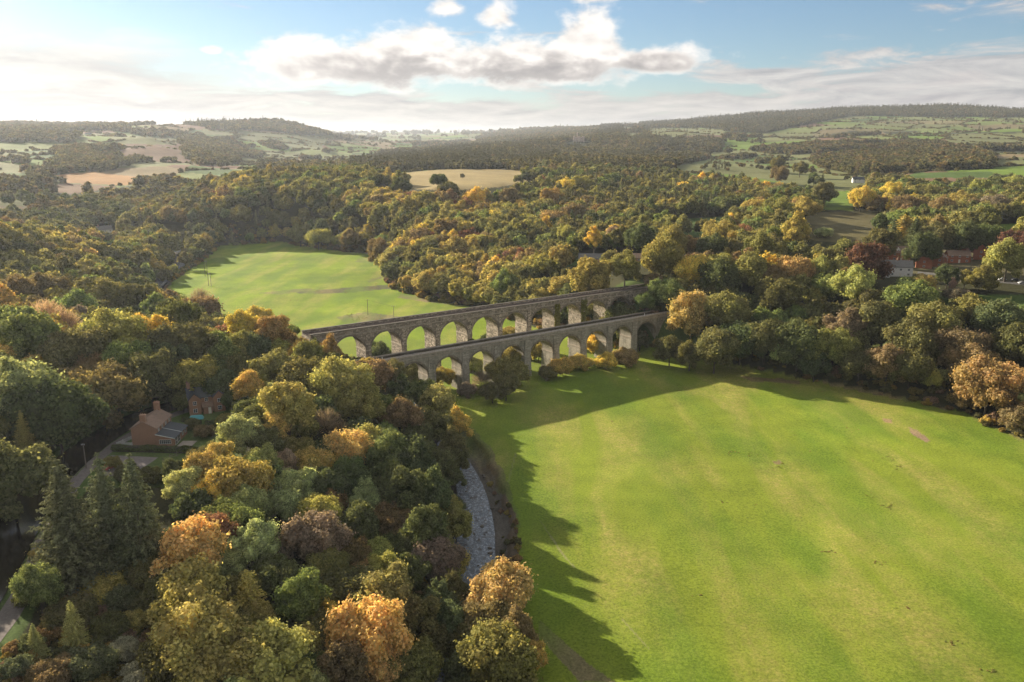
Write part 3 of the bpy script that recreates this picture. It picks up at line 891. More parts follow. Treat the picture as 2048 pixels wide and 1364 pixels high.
# railway viaduct
VO = (-58.3, 313.1); VANG = math.radians(34.75)
va = bridge('railway_viaduct', VO, VANG, -24.0, [-8.05 + 16.1 * i for i in range(10)], 13.8, 16.1, 9.2, 27.0, 17.1, 25.6, 2.6, lambda s: 0.0,
            (M_RUBBLE, M_RINGV, M_COPE), .012, 'brown rubble stone railway viaduct with sunlit pier sides, behind the aqueduct', 'viaduct', 162.0)
for (y0, y1) in ((-.05, .75), (8.45, 9.25)):
    g = MB(); g.box(-24, 162, y0, y1, 25.603, 26.75)
    p_ = g.build('parapet', M_RUBBLE, va)
    g = MB(); g.box(-24.1, 162.1, y0 - .12, y1 + .12, 26.753, 27.0); g.build('coping', plain('weathered_coping', (.13, .115, .095), .9, .3, .8), p_)
g = MB(); g.box(-24, 162, .753, 8.447, 25.603, 25.95); g.build('track_bed', M_BALLAST, va)
for yc in (2.9, 6.3):
    g = MB()
    for yy in (-.72, .72): g.box(-24, 162, yc + yy - .05, yc + yy + .05, 26.053, 26.2)
    for k in range(0, 232): g.box(-23.8 + k * .8, -23.55 + k * .8, yc - 1.3, yc + 1.3, 25.953, 26.05)
    g.build('track', M_RAIL, va)


def ivy(parent, x0, x1, z0, z1, y, seed, tint, n=1500):
    rng = rs(seed); P = np.stack([rng.uniform(x0, x1, n), y - np.abs(rng.normal(0, .18, n)), rng.uniform(z0, z1, n)], 1)
    mid = (x0 + x1) / 2; wd = (x1 - x0) / 2
    k = np.abs(P[:, 0] - mid) < wd * (.55 + .5 * fbm(P[:, 2] * .5, P[:, 0] * 0 + seed, 3)); P = P[k]
    N = rng.normal(0, .5, P.shape) + np.array([0, -1, .3]); N /= np.linalg.norm(N, axis=1)[:, None]
    Vv, Ff = leaf_quads(P, N, .42, rng); me = new_mesh('ivy', Vv, Ff); o = link('ivy', me, M_IVY, parent); o.color = (*tint, 1); return o


ivy(va, 94.6, 98.6, 13, 25.2, -.5, 1, (.10, .105, .03)); ivy(va, 110.8, 114.9, 12, 25.4, -.5, 2, (.09, .10, .028)); ivy(va, 46.5, 50.2, 8, 15, -.5, 3, (.05, .07, .025), 900)
ivy(va, 128, 131, 8, 20, -.5, 4, (.05, .06, .025), 900)
ivy(aq, 161, 169, 0, 16, -.7, 5, (.05, .06, .025), 2200)
ivy(va, 148, 158, 8, 25, -.7, 6, (.10, .10, .04), 2200)

# ---------------------------------------------------------------- buildings
def brick_mat(name, c1, c2, mortar, scale=1.0):
    t = NT(name); co = t.n('TexCoord').outputs['Object']
    n1 = t.noise(co, .6, 5, .7); n2 = t.noise(t.mapping(co, (3.5, 3.5, 11)), 1.0, 3, .6)
    c = t.mix(t.ramp(n2, [(.35, (0, 0, 0)), (.65, (1, 1, 1))]), c1, c2)
    sp = t.n('SeparateXYZ'); t.l(co, sp.inputs[0])
    row = t.math('FRACT', t.math('MULTIPLY', sp.outputs[2], 1 / .15))
    c = t.mix(t.math('MULTIPLY', t.math('LESS_THAN', row, .16), .35), c, mortar)
    c = t.mix(t.math('MULTIPLY', t.ramp(n1, [(.5, (0, 0, 0)), (.75, (1, 1, 1))]), .45), c, tuple(x * .6 for x in c1))
    t.bsdf(c, .9, t.bump(n2, .4, .02), .15); return t.m


def roof_mat(name, c1, c2):
    t = NT(name); co = t.n('TexCoord').outputs['Object']; sp = t.n('SeparateXYZ'); t.l(co, sp.inputs[0])
    n1 = t.noise(co, .7, 4, .7); cell = t.noise(t.mapping(co, (4, 4, 9)), 1.0, 2, .6)
    c = t.mix(t.ramp(cell, [(.35, (0, 0, 0)), (.65, (1, 1, 1))]), c1, c2)
    row = t.math('FRACT', t.math('MULTIPLY', sp.outputs[2], 1 / .14))
    c = t.mix(t.math('MULTIPLY', t.math('LESS_THAN', row, .2), .4), c, tuple(x * .45 for x in c1))
    c = t.mix(t.math('MULTIPLY', t.ramp(n1, [(.5, (0, 0, 0)), (.7, (1, 1, 1))]), .4), c, (.09, .095, .06))
    t.bsdf(c, .8, t.bump(row, .3, .02), .25); return t.m


M_BRICK = brick_mat('old_red_brick', (.32, .175, .12), (.40, .25, .17), (.30, .26, .21))
M_BRICK2 = brick_mat('bright_red_brick', (.33, .12, .07), (.42, .17, .10), (.34, .28, .22))
M_RENDER = plain('white_render', (.72, .70, .66), .85, .08, .8)
M_STONEW = plain('grey_walling_stone', (.24, .225, .19), .9, .3, 2)
M_TILE = roof_mat('brown_roof_tiles', (.25, .17, .125), (.31, .215, .16)); M_TILEP = roof_mat('pale_brown_roof_tiles', (.30, .20, .15), (.36, .25, .19))
M_SLATE = roof_mat('blue_grey_slates', (.075, .085, .10), (.105, .115, .13)); M_GREYR = roof_mat('grey_roof_sheets', (.17, .165, .155), (.21, .20, .19))
M_WHITE = plain('white_paint', (.78, .78, .76), .5, .05, 1); M_DARKW = plain('dark_stained_timber', (.06, .045, .035), .7, .2, 2)
M_POT = plain('clay_chimney_pot', (.42, .30, .22), .85, .15, 4)
t = NT('window_glass'); t.bsdf((.03, .035, .04), .08, None, .6); M_GLASS = t.m
M_DOORW = plain('pale_door_paint', (.70, .66, .58), .5, .05, 1)
M_POLE = plain('weathered_pole_timber', (.20, .165, .13), .9, .25, 2)


def window(parent, x, y, z, w, h, axis, bars=2, mat=None):
    """window centred at x, z (or y, z) on a wall face; axis '-y','+x','-x'"""
    f = MB(); g = MB(); t_ = .09; dpt = .07
    def bx(mb, a0, a1, z0, z1, o0, o1):
        if axis == '-y': mb.box(x + a0, x + a1, y - o1, y - o0, z + z0, z + z1)
        elif axis == '+x': mb.box(x + o0, x + o1, y + a0, y + a1, z + z0, z + z1)
        else: mb.box(x - o1, x - o0, y + a0, y + a1, z + z0, z + z1)
    W, H = w / 2, h / 2
    bx(f, -W, W, H - t_, H, .0, dpt); bx(f, -W, W, -H, -H + t_, .0, dpt); bx(f, -W, -W + t_, -H + t_, H - t_, .0, dpt); bx(f, W - t_, W, -H + t_, H - t_, .0, dpt)
    for k in range(1, bars):
        c = -W + w * k / bars; bx(f, c - .04, c + .04, -H + t_, H - t_, .0, dpt - .01)
    bx(f, -W + t_, W - t_, -.025, .025, .0, dpt - .02)
    bx(g, -W + t_, W - t_, -H + t_, H - t_, .0, .025)
    wo = f.build('window', mat or M_WHITE, parent); g.build('pane', M_GLASS, wo)
    return wo


def gable_roof(parent, x0, x1, y0, y1, ez, rz_, mat, along='y', over=.35, th=.16, name='roof'):
    """two thick slopes over the rectangle, ridge along the given axis"""
    m = MB()
    if along == 'y':
        c = (x0 + x1) / 2; hw = (x1 - x0) / 2; sl = (rz_ - ez) / hw; a0, a1 = x0 - over, x1 + over
        P = [(a0, ez - sl * over), (c, rz_), (a1, ez - sl * over), (a1, ez - sl * over + th), (c, rz_ + th * 1.15), (a0, ez - sl * over + th)]
        m.prism(P, y0 - over, y1 + over)
    else:
        c = (y0 + y1) / 2; hw = (y1 - y0) / 2; sl = (rz_ - ez) / hw; a0, a1 = y0 - over, y1 + over
        P = [(a0, ez - sl * over), (c, rz_), (a1, ez - sl * over), (a1, ez - sl * over + th), (c, rz_ + th * 1.15), (a0, ez - sl * over + th)]
        m.prism(P, x0 - over, x1 + over, 'x')
    return m.build(name, mat, parent)


def chimney(roof, x, y, z0, z1, w=.9, d=.6, pots=2, mat=None):
    m = MB(); m.box(x - w / 2, x + w / 2, y - d / 2, y + d / 2, z0, z1 - .22); m.box(x - w / 2 - .07, x + w / 2 + .07, y - d / 2 - .07, y + d / 2 + .07, z1 - .219, z1)
    for k in range(pots):
        px_ = x - w / 2 + w * (k + .5) / pots; m.tubes([(px_, y, z1 - .01), (px_, y, z1 + .4)], [.13, .10], 7)
    return m.build('chimney', mat or M_BRICK, roof)


def walls(parent, x0, x1, y0, y1, ez, rz_, mat, along='y', name='wall', base=-1.2):
    m = MB()
    if along == 'y': m.prism([(x0, base), (x1, base), (x1, ez), ((x0 + x1) / 2, rz_), (x0, ez)], y0, y1)
    else: m.prism([(y0, base), (y1, base), (y1, ez), ((y0 + y1) / 2, rz_), (y0, ez)], x0, x1, 'x')
    return m.build(name, mat, parent)


def house(nm, px, label, cat, L, W, ez, rz_, wm, rm, rot=0.0, chims=((.8, 0),), wins=3, at=None, floors=2, front='-y', group=None):
    """plain gabled house, ridge along local x, front wall at -y"""
    if at is None:
        gx, gy, gz, tt = ground(px[0], px[1]); at = (gx, gy, gz)
    KEEP_CLEAR.append((at[0], at[1], max(L, W) * .75 + 2))
    e = thing(nm, at, label, cat, group, math.radians(rot))
    x0, x1, y0, y1 = -L / 2, L / 2, 0, W
    walls(e, x0, x1, y0, y1, ez, rz_, wm, 'x')
    r = gable_roof(e, x0, x1, y0, y1, ez + .02, rz_ + .02, rm, 'x')
    for (fx, fy) in chims: chimney(r, x0 + L * fx, (y0 + y1) / 2 + fy, rz_ - .8, rz_ + 1.3, mat=M_BRICK if wm is not M_STONEW else M_STONEW)
    for k in range(wins):
        xx = x0 + L * (k + .5) / wins
        for fl in range(floors):
            if fl == 0 and k == wins // 2 and wins > 1:
                d = MB(); d.box(xx - .5, xx + .5, -.06, -.0, 0, 2.05); d.build('door', M_DOORW, e); continue
            window(e, xx, 0, 1.35 + fl * 2.5 if floors > 1 else 1.4, 1.2, 1.15, '-y')
    for sx, ax in ((x1, '+x'), (x0, '-x')):
        for fl in range(floors): window(e, sx, W / 2, 1.35 + fl * 2.5, 1.1, 1.1, ax)
    return e


# pair of cottages beside the canal, gable end towards the camera
e = thing('canal_cottage', (-101.7, 207.3, 17.7), 'long brick cottage with brown tiled roof and white window lean-to beside the canal', 'house', rz=math.radians(3))
walls(e, -3.45, 3.45, 0, 11.2, 5.1, 7.0, M_BRICK)
r = gable_roof(e, -3.45, 3.45, 0, 5.4, 5.12, 7.02, M_TILEP); r['label'] = 'paler pinkish front half of the tiled roof'
r2 = gable_roof(e, -3.45, 3.45, 6.11, 11.2, 5.12, 7.02, M_TILE)
chimney(r, 0, .5, 6.4, 9.0, 1.5, .9, 3); chimney(r2, 0, 10.6, 6.4, 9.3, 1.5, .9, 3)
m = MB(); m.bar((0, 10.9, 9.2), (0, 10.9, 10.6), .05); m.bar((-.9, 10.9, 10.5), (.9, 10.9, 10.6), .05); m.build('aerial', M_IRON, e)
for yy in (1.6, 4.2, 6.9, 9.6): window(e, 3.45, yy, 4.25, .85, .95, '+x')
for yy in (2.5, 8.5): window(e, -3.45, yy, 3.9, .9, 1.0, '-x')
m = MB(); m.prism([(3.47, -1), (8.2, -1), (8.2, 2.35), (3.47, 3.45)], -.6, 9.6); ext = m.build('lean_to', M_BRICK, e)
m = MB(); m.prism([(3.30, 3.52), (8.6, 2.28), (8.6, 2.42), (3.30, 3.68)], -.95, 4.3); m.build('roof', M_SLATE, ext)
m = MB(); m.prism([(3.30, 3.52), (8.6, 2.28), (8.6, 2.40), (3.30, 3.66)], 4.45, 9.9); m.build('roof', M_SLATE, ext)
m = MB(); m.prism([(3.30, 3.50), (8.62, 2.26), (8.62, 2.46), (3.30, 3.72)], -1.02, -.953); m.build('bargeboard', M_WHITE, ext); m = MB(); m.prism([(3.30, 3.50), (8.62, 2.26), (8.62, 2.46), (3.30, 3.72)], 4.303, 4.447); m.build('bargeboard', M_WHITE, ext)
window(ext, 5.75, -.6, 1.35, 3.2, 1.25, '-y', 6)
for yy in (.9, 2.9): window(ext, 8.2, yy, 1.15, 1.8, 2.1, '+x', 2)
for yy in (6.0, 8.2): window(ext, 8.2, yy, 1.4, 1.1, 1.1, '+x', 2)
# brick villa behind
e = thing('brick_villa', (-95.2, 236.2, 17.7), 'red brick villa with blue slate roof and two gabled wings at the wood edge', 'house', rz=math.radians(28))
walls(e, -5.2, 5.2, 0, 6.2, 5.0, 7.4, M_BRICK, 'x')
r = gable_roof(e, -5.2, 5.2, 0, 6.2, 5.02, 7.42, M_SLATE, 'x')
chimney(r, -4.6, 3.1, 6.6, 9.4, 1.0, .8, 2); chimney(r, 4.2, 3.1, 6.6, 9.8, 1.0, .8, 2)
for s_ in (-1, 1):
    x0, x1 = (-5.25, -1.9) if s_ < 0 else (1.9, 5.25)
    w_ = walls(e, x0, x1, -1.6, .1, 5.0, 6.7, M_BRICK, 'y', 'wing'); gable_roof(w_, x0, x1, -1.65, 3.0, 5.03, 6.75, M_SLATE, 'y', .3)
    xm = (x0 + x1) / 2; window(w_, xm, -1.6, 3.7, 1.1, 1.2, '-y'); window(w_, xm, -1.6, 1.3, 1.2, 1.3, '-y')
window(e, 0, 0, 4.0, 1.0, 1.2, '-y')
m = MB(); m.box(-1.3, 1.3, -2.2, -.02, -1, 2.2); po = m.build('porch', M_BRICK, e)
m = MB(); m.prism([(-2.5, 2.15), (-.02, 3.1), (-.02, 3.26), (-2.5, 2.3)], -1.6, 1.6, 'x'); m.build('roof', M_TILE, po)
m = MB(); m.box(.1, .95, -2.26, -2.203, 0, 2.0); m.build('door', M_DOORW, po)
window(e, 5.2, 3.2, 3.8, 1.1, 1.2, '+x'); window(e, 5.2, 3.2, 1.3, 1.1, 1.2, '+x')

# white fence round the front plot
def fence(nm, pts, label, mat, h=1.05, pick_=True):
    e = thing(nm, (*pts[0], 17.72), label, 'fence'); m = MB(); p_ = MB(); o = np.array(pts[0])
    for a, b in zip(pts[:-1], pts[1:]):
        a = np.array(a) - o; b = np.array(b) - o; L = np.linalg.norm(b - a); n = max(1, int(L / 1.9))
        for z in (.3, .85): m.bar((*a, z), (*b, z), .05, .09)
        for k in range(n + 1):
            c = a + (b - a) * k / n; MB().bar((*c, -.3), (*c, h + .1), .12).build('post', mat, e)
        if pick_:
            for k in range(int(L / .17)):
                c = a + (b - a) * k / int(L / .17); m.bar((*c, .08), (*c, h), .085, .02)
    m.build('panel', mat, e); return e


fence('picket_fence', [(-105.2, 207.3), (-109.6, 207.2), (-107.4, 213.5)], 'white picket fence in front of the cottage by the towpath', M_WHITE)
fence('garden_fence', [(-92.0, 196.0), (-88.0, 204.0)], 'low weathered timber fence crossing the lower garden', M_POLE, 1.2, False)


def hedge(a, b, w_, h, label, tint, seed, z=17.6):
    rng = rs(seed); a = np.array(a, float); b = np.array(b, float); L = np.linalg.norm(b - a); n = int(L * 210)
    e = thing('hedge', (*a, z), label, 'hedge', 'garden hedges round the cottages')
    d = (b - a) / L; q_ = np.array([-d[1], d[0]])
    s = rng.uniform(0, L, n); ang = rng.uniform(-.3, math.pi + .3, n); bump_ = .8 + .35 * fbm(s * .8, s * 0, seed)
    off = np.cos(ang) * w_ / 2 * bump_; zz = np.maximum(.05, (.45 + .55 * np.sin(ang)) * h * bump_)
    P = np.stack([d[0] * s + q_[0] * off, d[1] * s + q_[1] * off, zz], 1); N = np.stack([q_[0] * np.cos(ang), q_[1] * np.cos(ang), np.sin(ang)], 1) + rng.normal(0, .4, (n, 3))
    N /= np.linalg.norm(N, axis=1)[:, None]; Vv, Ff = leaf_quads(P, N, .26, rng)
    me = new_mesh('foliage', Vv, Ff); me.materials.append(M_LEAF); o = link('foliage', me, None, e); o.color = (*tint, 1)
    m = MB(); c = d * L; m.v = []; w2 = w_ * .32
    pts = [(-q_[0] * w2, -q_[1] * w2), (q_[0] * w2, q_[1] * w2), (c[0] + q_[0] * w2, c[1] + q_[1] * w2), (c[0] - q_[0] * w2, c[1] - q_[1] * w2)]
    for z_ in (-.3, h * .85): m.v += [(p_[0], p_[1], z_) for p_ in pts]
    for f_ in ((3, 2, 1, 0), (4, 5, 6, 7), (0, 1, 5, 4), (1, 2, 6, 5), (2, 3, 7, 6), (3, 0, 4, 7)): m.f.append(f_)
    m.build('stem', M_BARK, e)


hedge((-109, 203.8), (-87, 202.5), 1.8, 1.9, 'dark clipped hedge directly below the cottage gable', (.055, .075, .03), 1)
hedge((-91.5, 217.5), (-80, 219.5), 1.8, 2.0, 'dark hedge right of the lean-to, nearer one', (.05, .07, .03), 2)
hedge((-91, 223), (-80, 225.5), 1.8, 2.0, 'dark hedge between the lean-to and the brick villa', (.055, .075, .03), 3)
hedge((-87, 202.5), (-77, 205.0), 1.6, 1.6, 'low hedge below the small lawn right of the patio', (.06, .08, .03), 4)
hedge((-99.5, 227.5), (-93.0, 224.5), 1.5, 1.5, 'hedge beside the turquoise cover', (.05, .07, .03), 5)
m = MB(); m.box(-92.8, -88.8, 205.9, 211.0, 17.55, 17.80); o = m.build('patio', plain('pale_paving', (.36, .31, .26), .9, .2, 1.2)); tag(o, kind='structure')
m = MB(); m.poly([(-104, 186.5, 17.76), (-96, 187.5, 17.76), (-94.5, 199, 17.76), (-108, 200.5, 17.76)])
o = m.build('driveway', plain('worn_tarmac', (.22, .19, .18), .9, .2, .9)); tag(o, kind='structure')
m = MB()
n1_, n2_ = 12, 8; vs = []; fs = []
for i in range(n1_ + 1):
    for j in range(n2_ + 1):
        a = i / n1_ * 2 - 1; b = j / n2_ * 2 - 1; rr = max(abs(a), abs(b))
        vs.append((a * 2.1, b * 1.0, .75 * math.sqrt(max(0, 1 - rr ** 3)) + .25 - (rr > .99) * .3))
for i in range(n1_):
    for j in range(n2_): fs.append((i * 9 + j, (i + 1) * 9 + j, (i + 1) * 9 + j + 1, i * 9 + j + 1))
m.v = vs; m.f = fs; o = m.build('tarpaulin_cover', plain('turquoise_tarpaulin', (.12, .42, .46), .5, .08, 1), None, (-96.0, 229.3, 17.9), .2, smooth=True)
tag(o, 'domed turquoise tarpaulin cover lying before the brick villa', 'cover')

# mid distance houses left of the village
ZB = None
house('stone_schoolhouse', (1142, 527), 'small grey stone gabled building with a finial, left end of the hamlet row', 'building', 5.5, 8.5, 3.2, 6.6, M_STONEW, M_GREYR, 62, ((.5, 0),), 2, floors=1)
house('grey_bungalow', (1190, 526), 'long low building with grey sheet roof above the viaduct', 'building', 19, 8, 2.6, 5.0, M_BRICK, M_GREYR, -4, ((.95, 0),), 5, floors=1)
house('brown_bungalow', (1256, 524), 'low building with brown tiled roof right of the grey-roofed one', 'building', 17, 8, 2.5, 4.6, M_BRICK, M_TILE, -4, ((.1, 0),), 4, floors=1)
house('white_cottage', (1357, 533), 'white rendered cottage with slate roof and chimney among trees above the viaduct end', 'house', 8, 6.5, 4.6, 6.8, M_RENDER, M_SLATE, -32, ((.15, 0),), 2)
m = MB(); gx, gy, gz, _ = ground(1118, 529); m.box(-.2, .2, 0, .01, 0, .1); m = MB(); m.box(0, 14, 0, .4, -1, 1.3); m.box(-.05, 14.05, -.06, .46, 1.303, 1.42)
o = m.build('garden_wall', M_STONEW, None, (gx - 2, gy, gz), math.radians(5)); tag(o, 'pale garden wall running left of the stone schoolhouse', 'wall')

# village
VH = [('white_house', (1792, 553), 'large white rendered house with grey roof and brick chimneys at the village edge', 16, 8, 5.2, 8.2, M_RENDER, M_GREYR, -14, ((.05, 0), (.55, 0)), 4),
      ('brick_house', (1740, 511), 'brick house with brown hipped roof behind the purple-brown tree, leftmost in the village', 11, 8, 4.8, 7.6, M_BRICK2, M_TILE, -20, ((.5, 0),), 3),
      ('brick_house', (1795, 522), 'long brick house with white dormer directly behind the white house', 15, 8, 5.0, 8.4, M_BRICK2, M_TILE, -18, ((.05, 0),), 4),
      ('brick_house', (1838, 528), 'low red brick garage block right of the dormer house', 9, 6, 2.6, 4.0, M_BRICK2, M_TILE, -5, (), 2),
      ('brick_house', (1862, 536), 'brick house half hidden behind the dark green tree by the road', 9, 8, 4.8, 7.8, M_BRICK2, M_TILE, 66, ((.8, 0),), 3),
      ('brick_house', (1893, 533), 'brick house with gable to the road right of the half hidden one', 9, 7.5, 4.8, 7.8, M_BRICK2, M_TILE, 60, ((.8, 0),), 3),
      ('brick_house', (1918, 526), 'brick house with low brown roof in the middle of the right row', 12, 8, 4.2, 6.8, M_BRICK2, M_TILE, -12, ((.9, 0),), 3),
      ('brick_house', (1938, 518), 'brick house with bright sunlit gable above the brown roof', 10, 8.5, 5.0, 8.2, M_BRICK2, M_TILE, 55, ((.2, 0),), 3),
      ('brick_house', (1960, 503), 'slate roofed brick house standing highest at the back of the village', 14, 9, 5.4, 8.6, M_BRICK2, M_SLATE, -14, ((.05, 0), (.9, 0)), 4),
      ('brick_house', (1977, 516), 'brick house with slate roof and steep gable beside the copper tree', 9, 8, 5.0, 8.4, M_BRICK2, M_SLATE, 58, ((.2, 0),), 3),
      ('brick_house', (2000, 505), 'brick house with brown roof nearest the copper tree, far right', 11, 8, 4.6, 7.0, M_BRICK2, M_TILE, -10, ((.9, 0),), 3),
      ('white_cottage', (2002, 438), 'white cottage with brown roof beside round shrubs above the right green field', 10, 7, 3.4, 6.6, M_RENDER, M_TILE, -20, ((.8, 0),), 3),
      ('white_farmhouse', (1719, 366), 'tiny white farmhouse at the edge of the distant parkland', 16, 8, 4.5, 7.5, M_RENDER, M_SLATE, -10, ((.1, 0),), 3),
      ('farmhouse', (212, 470), 'white walled farmhouse with bright roof in the wooded valley on the left', 13, 8, 5, 8.5, M_RENDER, M_GREYR, 40, ((.1, 0),), 3),
      ('farm_barn', (222, 477), 'long pale roofed barn below the valley farmhouse', 14, 7, 3.0, 5.0, M_STONEW, M_GREYR, 20, (), 2),
      ('hill_farmhouse', (176, 272), 'tiny white farmhouse high on the left hillside', 16, 9, 5, 8, M_RENDER, M_SLATE, 5, (), 2),
      ('hill_farmhouse', (165, 330), 'small white farmstead amid trees above the orange field', 22, 10, 4, 7, M_RENDER, M_GREYR, 5, (), 2)]
for nm, px, lab, L, W_, ez, rzz, wm, rm, rot, ch, wn in VH:
    e = house(nm, px, lab, 'house' if 'barn' not in nm else 'barn', L, W_, ez, rzz, wm, rm, rot, ch, wn, floors=2 if ez > 4 else 1)
    if 'dormer' in lab and 'behind the white' in lab:
        d = MB(); d.prism([(-.9, 5.4), (.9, 5.4), (.9, 6.9), (0, 7.8), (-.9, 6.9)], .9, 3.4); dm = d.build('dormer', M_WHITE, e); window(dm, 0, .9, 6.2, 1.0, 1.0, '-y')
    if nm == 'white_house':
        w_ = walls(e, -8.1, -3.6, -2.2, .1, 5.2, 8.0, M_RENDER, 'y', 'wing'); gable_roof(w_, -8.1, -3.6, -2.25, 3.9, 5.23, 8.05, M_GREYR, 'y', .3)
        for zz in (1.4, 3.9): window(w_, -5.85, -2.2, zz, 2.0, 1.2, '-y', 4)

# castle on the far ridge
gx, gy, gz, tt = ground(1157, 283)
e = thing('castle', (gx, gy, gz), 'pale pink stone castle with towers standing among the trees on the far ridge', 'castle'); KEEP_CLEAR.append((gx, gy, 45)); KEEP_CLEAR.append((gx - 5, gy - 45, 40)); KEEP_CLEAR.append((gx - 10, gy - 90, 35)); KEEP_CLEAR.append((gx - 15, gy - 130, 30))
e.scale = (.62, .62, .8)
M_PINK = plain('pale_pink_stone', (.50, .40, .34), .9, .15, .1)


def crenel(m, x0, x1, y0, y1, z, st=3.0):
    n = max(2, int((x1 - x0) / st))
    for k in range(n):
        a = x0 + (x1 - x0) * k / n; m.box(a, a + (x1 - x0) / n * .5, y0, y0 + .8, z, z + 1.4)


m = MB(); m.box(-20, 22, 0, 18, -6, 15); crenel(m, -20, 22, 0, 1, 15.003); m.build('wall', M_PINK, e)
for (xc, h, r_) in ((-20, 19, 5), (22, 18, 5), (2, 18, 4.5)):
    m = MB(); m.tubes([(xc, 1, -6), (xc, 1, h), (xc, 1, h + .01)], [r_, r_ * .96, .1], 16)
    for k in range(8):
        a = k * math.pi / 4; m.box(xc + (r_ - .8) * math.cos(a) - .6, xc + (r_ - .8) * math.cos(a) + .6, 1 + (r_ - .8) * math.sin(a) - .6, 1 + (r_ - .8) * math.sin(a) + .6, h + .02, h + 1.4)
    m.build('tower', M_PINK, e)
m = MB(); m.box(-8, -4, 6, 10, 15.01, 28); m.frust((-8.4, -3.6, 5.6, 10.4), 28.003, (-6.1, -5.9, 7.9, 8.1), 33); m.build('turret', M_PINK, e)
for k in range(7):
    for zz in (4, 10): window(e, -15 + k * 5.6, 0, zz, 1.8, 2.6, '-y', 2, M_PINK)


# poles
def pole(pxb, h, label, group=None, double=False, lean=0.0, arm=1.8):
    gx, gy, gz, tt = ground(*pxb)
    e = thing('utility_pole', (gx, gy, gz), label, 'utility pole', group)
    offs = (-.9, .9) if double else (0,)
    for o_ in offs:
        m = MB(); m.tubes([(o_, 0, -.5), (o_ + lean * .5, 0, h * .5), (o_ + lean, 0, h)], [.17, .15, .11], 8); m.build('post', M_POLE, e)
    m = MB(); m.bar((-arm / 2 + lean - (.5 if double else 0), -.18, h - .5), (arm / 2 + lean + (.5 if double else 0), -.18, h - .5), .13); cr = m.build('crossarm', M_POLE, e)
    for k in (-1, 0, 1):
        m = MB(); m.tubes([(lean + k * arm * .42, -.18, h - .42), (lean + k * arm * .42, -.18, h - .12)], [.07, .05], 7); m.build('insulator', M_WHITE, cr)
    return (gx + lean, gy, gz + h - .2)


PG = 'power line poles crossing the far meadow'
w1 = pole((413, 553), 12, 'double timber pole at the shaded left edge of the far meadow', PG, True)
w2 = pole((420, 572), 9.5, 'double timber pole standing in tree shadow nearer than the tallest one', PG, True, 0, 2.4)
w3 = pole((429, 619), 9.0, 'bare single pole in the near left part of the far meadow', PG)
w4 = pole((736, 630), 9.5, 'timber pole on the rough patch behind the viaduct, left of the pair', PG, arm=2.2)
w5 = pole((788, 640), 8.5, 'short timber pole just behind the viaduct parapet, right of the pair', PG, arm=2.6)
w6 = pole((1116, 516), 9, 'pole standing left of the stone schoolhouse', arm=1.6)
w7 = pole((1811, 500), 9, 'leaning timber pole in front of dark conifers behind the village', lean=.9)
w8 = pole((1884, 541), 8, 'pole by the road before the brick houses', arm=1.2)
w9 = pole((1992, 556), 9, 'pole beside the parked cars on the right', arm=1.2)
w10 = pole((173, 937), 7, 'short canal side pole behind the left spruce', arm=.9)
w11 = pole((1940, 548), 8.5, 'pole between the dark tree and the parked cars', arm=1.2)


def wire(a, b, label):
    n = 14; P = []
    for k in range(n + 1):
        t_ = k / n; s_ = 4 * t_ * (1 - t_) * np.linalg.norm(np.array(a) - np.array(b)) * .02
        P.append((a[0] + (b[0] - a[0]) * t_, a[1] + (b[1] - a[1]) * t_, a[2] + (b[2] - a[2]) * t_ - s_))
    m = MB(); m.tubes(P, [.025] * len(P), 4); o = m.build('power_line', M_IRON); tag(o, label, 'cable')


wire(w4, w5, 'overhead wire between the two poles behind the viaduct'); wire(w2, w3, 'overhead wire between the left meadow poles'); wire(w8, w9, 'overhead wire along the village road')


# cars
def car(px, rot, col, label, at=None):
    gx, gy, gz, _ = ground(*px) if at is None else (*at, 0, 0)
    e = thing('parked_car', (gx, gy, gz + .02), label, 'car', 'cars parked by the village road' if at is None else None, math.radians(rot))
    cm = plain('car_paint', col, .3, .04, 1, .6)
    prof = [(-2.1, .35), (-2.15, .75), (-1.95, .95), (-1.5, 1.0), (-1.05, 1.42), (.55, 1.45), (1.15, 1.0), (1.95, .88), (2.15, .65), (2.1, .35)]
    m = MB(); m.prism(prof, -.85, .85); b = m.build('body', cm, e, bevel=.08)
    g = MB(); g.prism([(-1.38, 1.0), (-1.0, 1.36), (-.2, 1.38), (-.2, 1.0)], -.865, .865); g.prism([(-.1, 1.0), (-.1, 1.38), (.5, 1.38), (1.0, 1.0)], -.865, .865); g.build('side_windows', M_GLASS, b)
    for sy in (-1, 1):
        for sx in (-1.35, 1.35):
            w_ = MB(); w_.tubes([(sx, sy * .62, .33), (sx, sy * .88, .33), (sx, sy * .881, .33)], [.33, .33, .02], 14); wo = w_.build('wheel', M_IRON, e)
            w_ = MB(); w_.tubes([(sx, sy * .80, .33), (sx, sy * .895, .33), (sx, sy * .896, .33)], [.19, .19, .02], 10); w_.build('rim', M_GREYM, wo)
        h_ = MB(); h_.box(2.06, 2.16, sy * .6 - .18, sy * .6 + .18, .62, .76); h_.build('headlight', M_WHITE, e)


M_GREYM = plain('wheel_alloy', (.5, .5, .5), .35, .1, 2, .5)
car((2004, 561), 8, (.55, .57, .58), 'silver car parked left of the others on the village road')
car((2030, 562), 5, (.05, .055, .06), 'dark car parked right of the silver one')
car((2044, 568), 5, (.45, .46, .48), 'pale grey car at the right edge of the picture')
car((0, 0), 70, (.42, .10, .08), 'red car on the drive half hidden behind a spruce', at=(-103.5, 191.5)); bpy.data.objects['parked_car.003'].location.z = 17.79

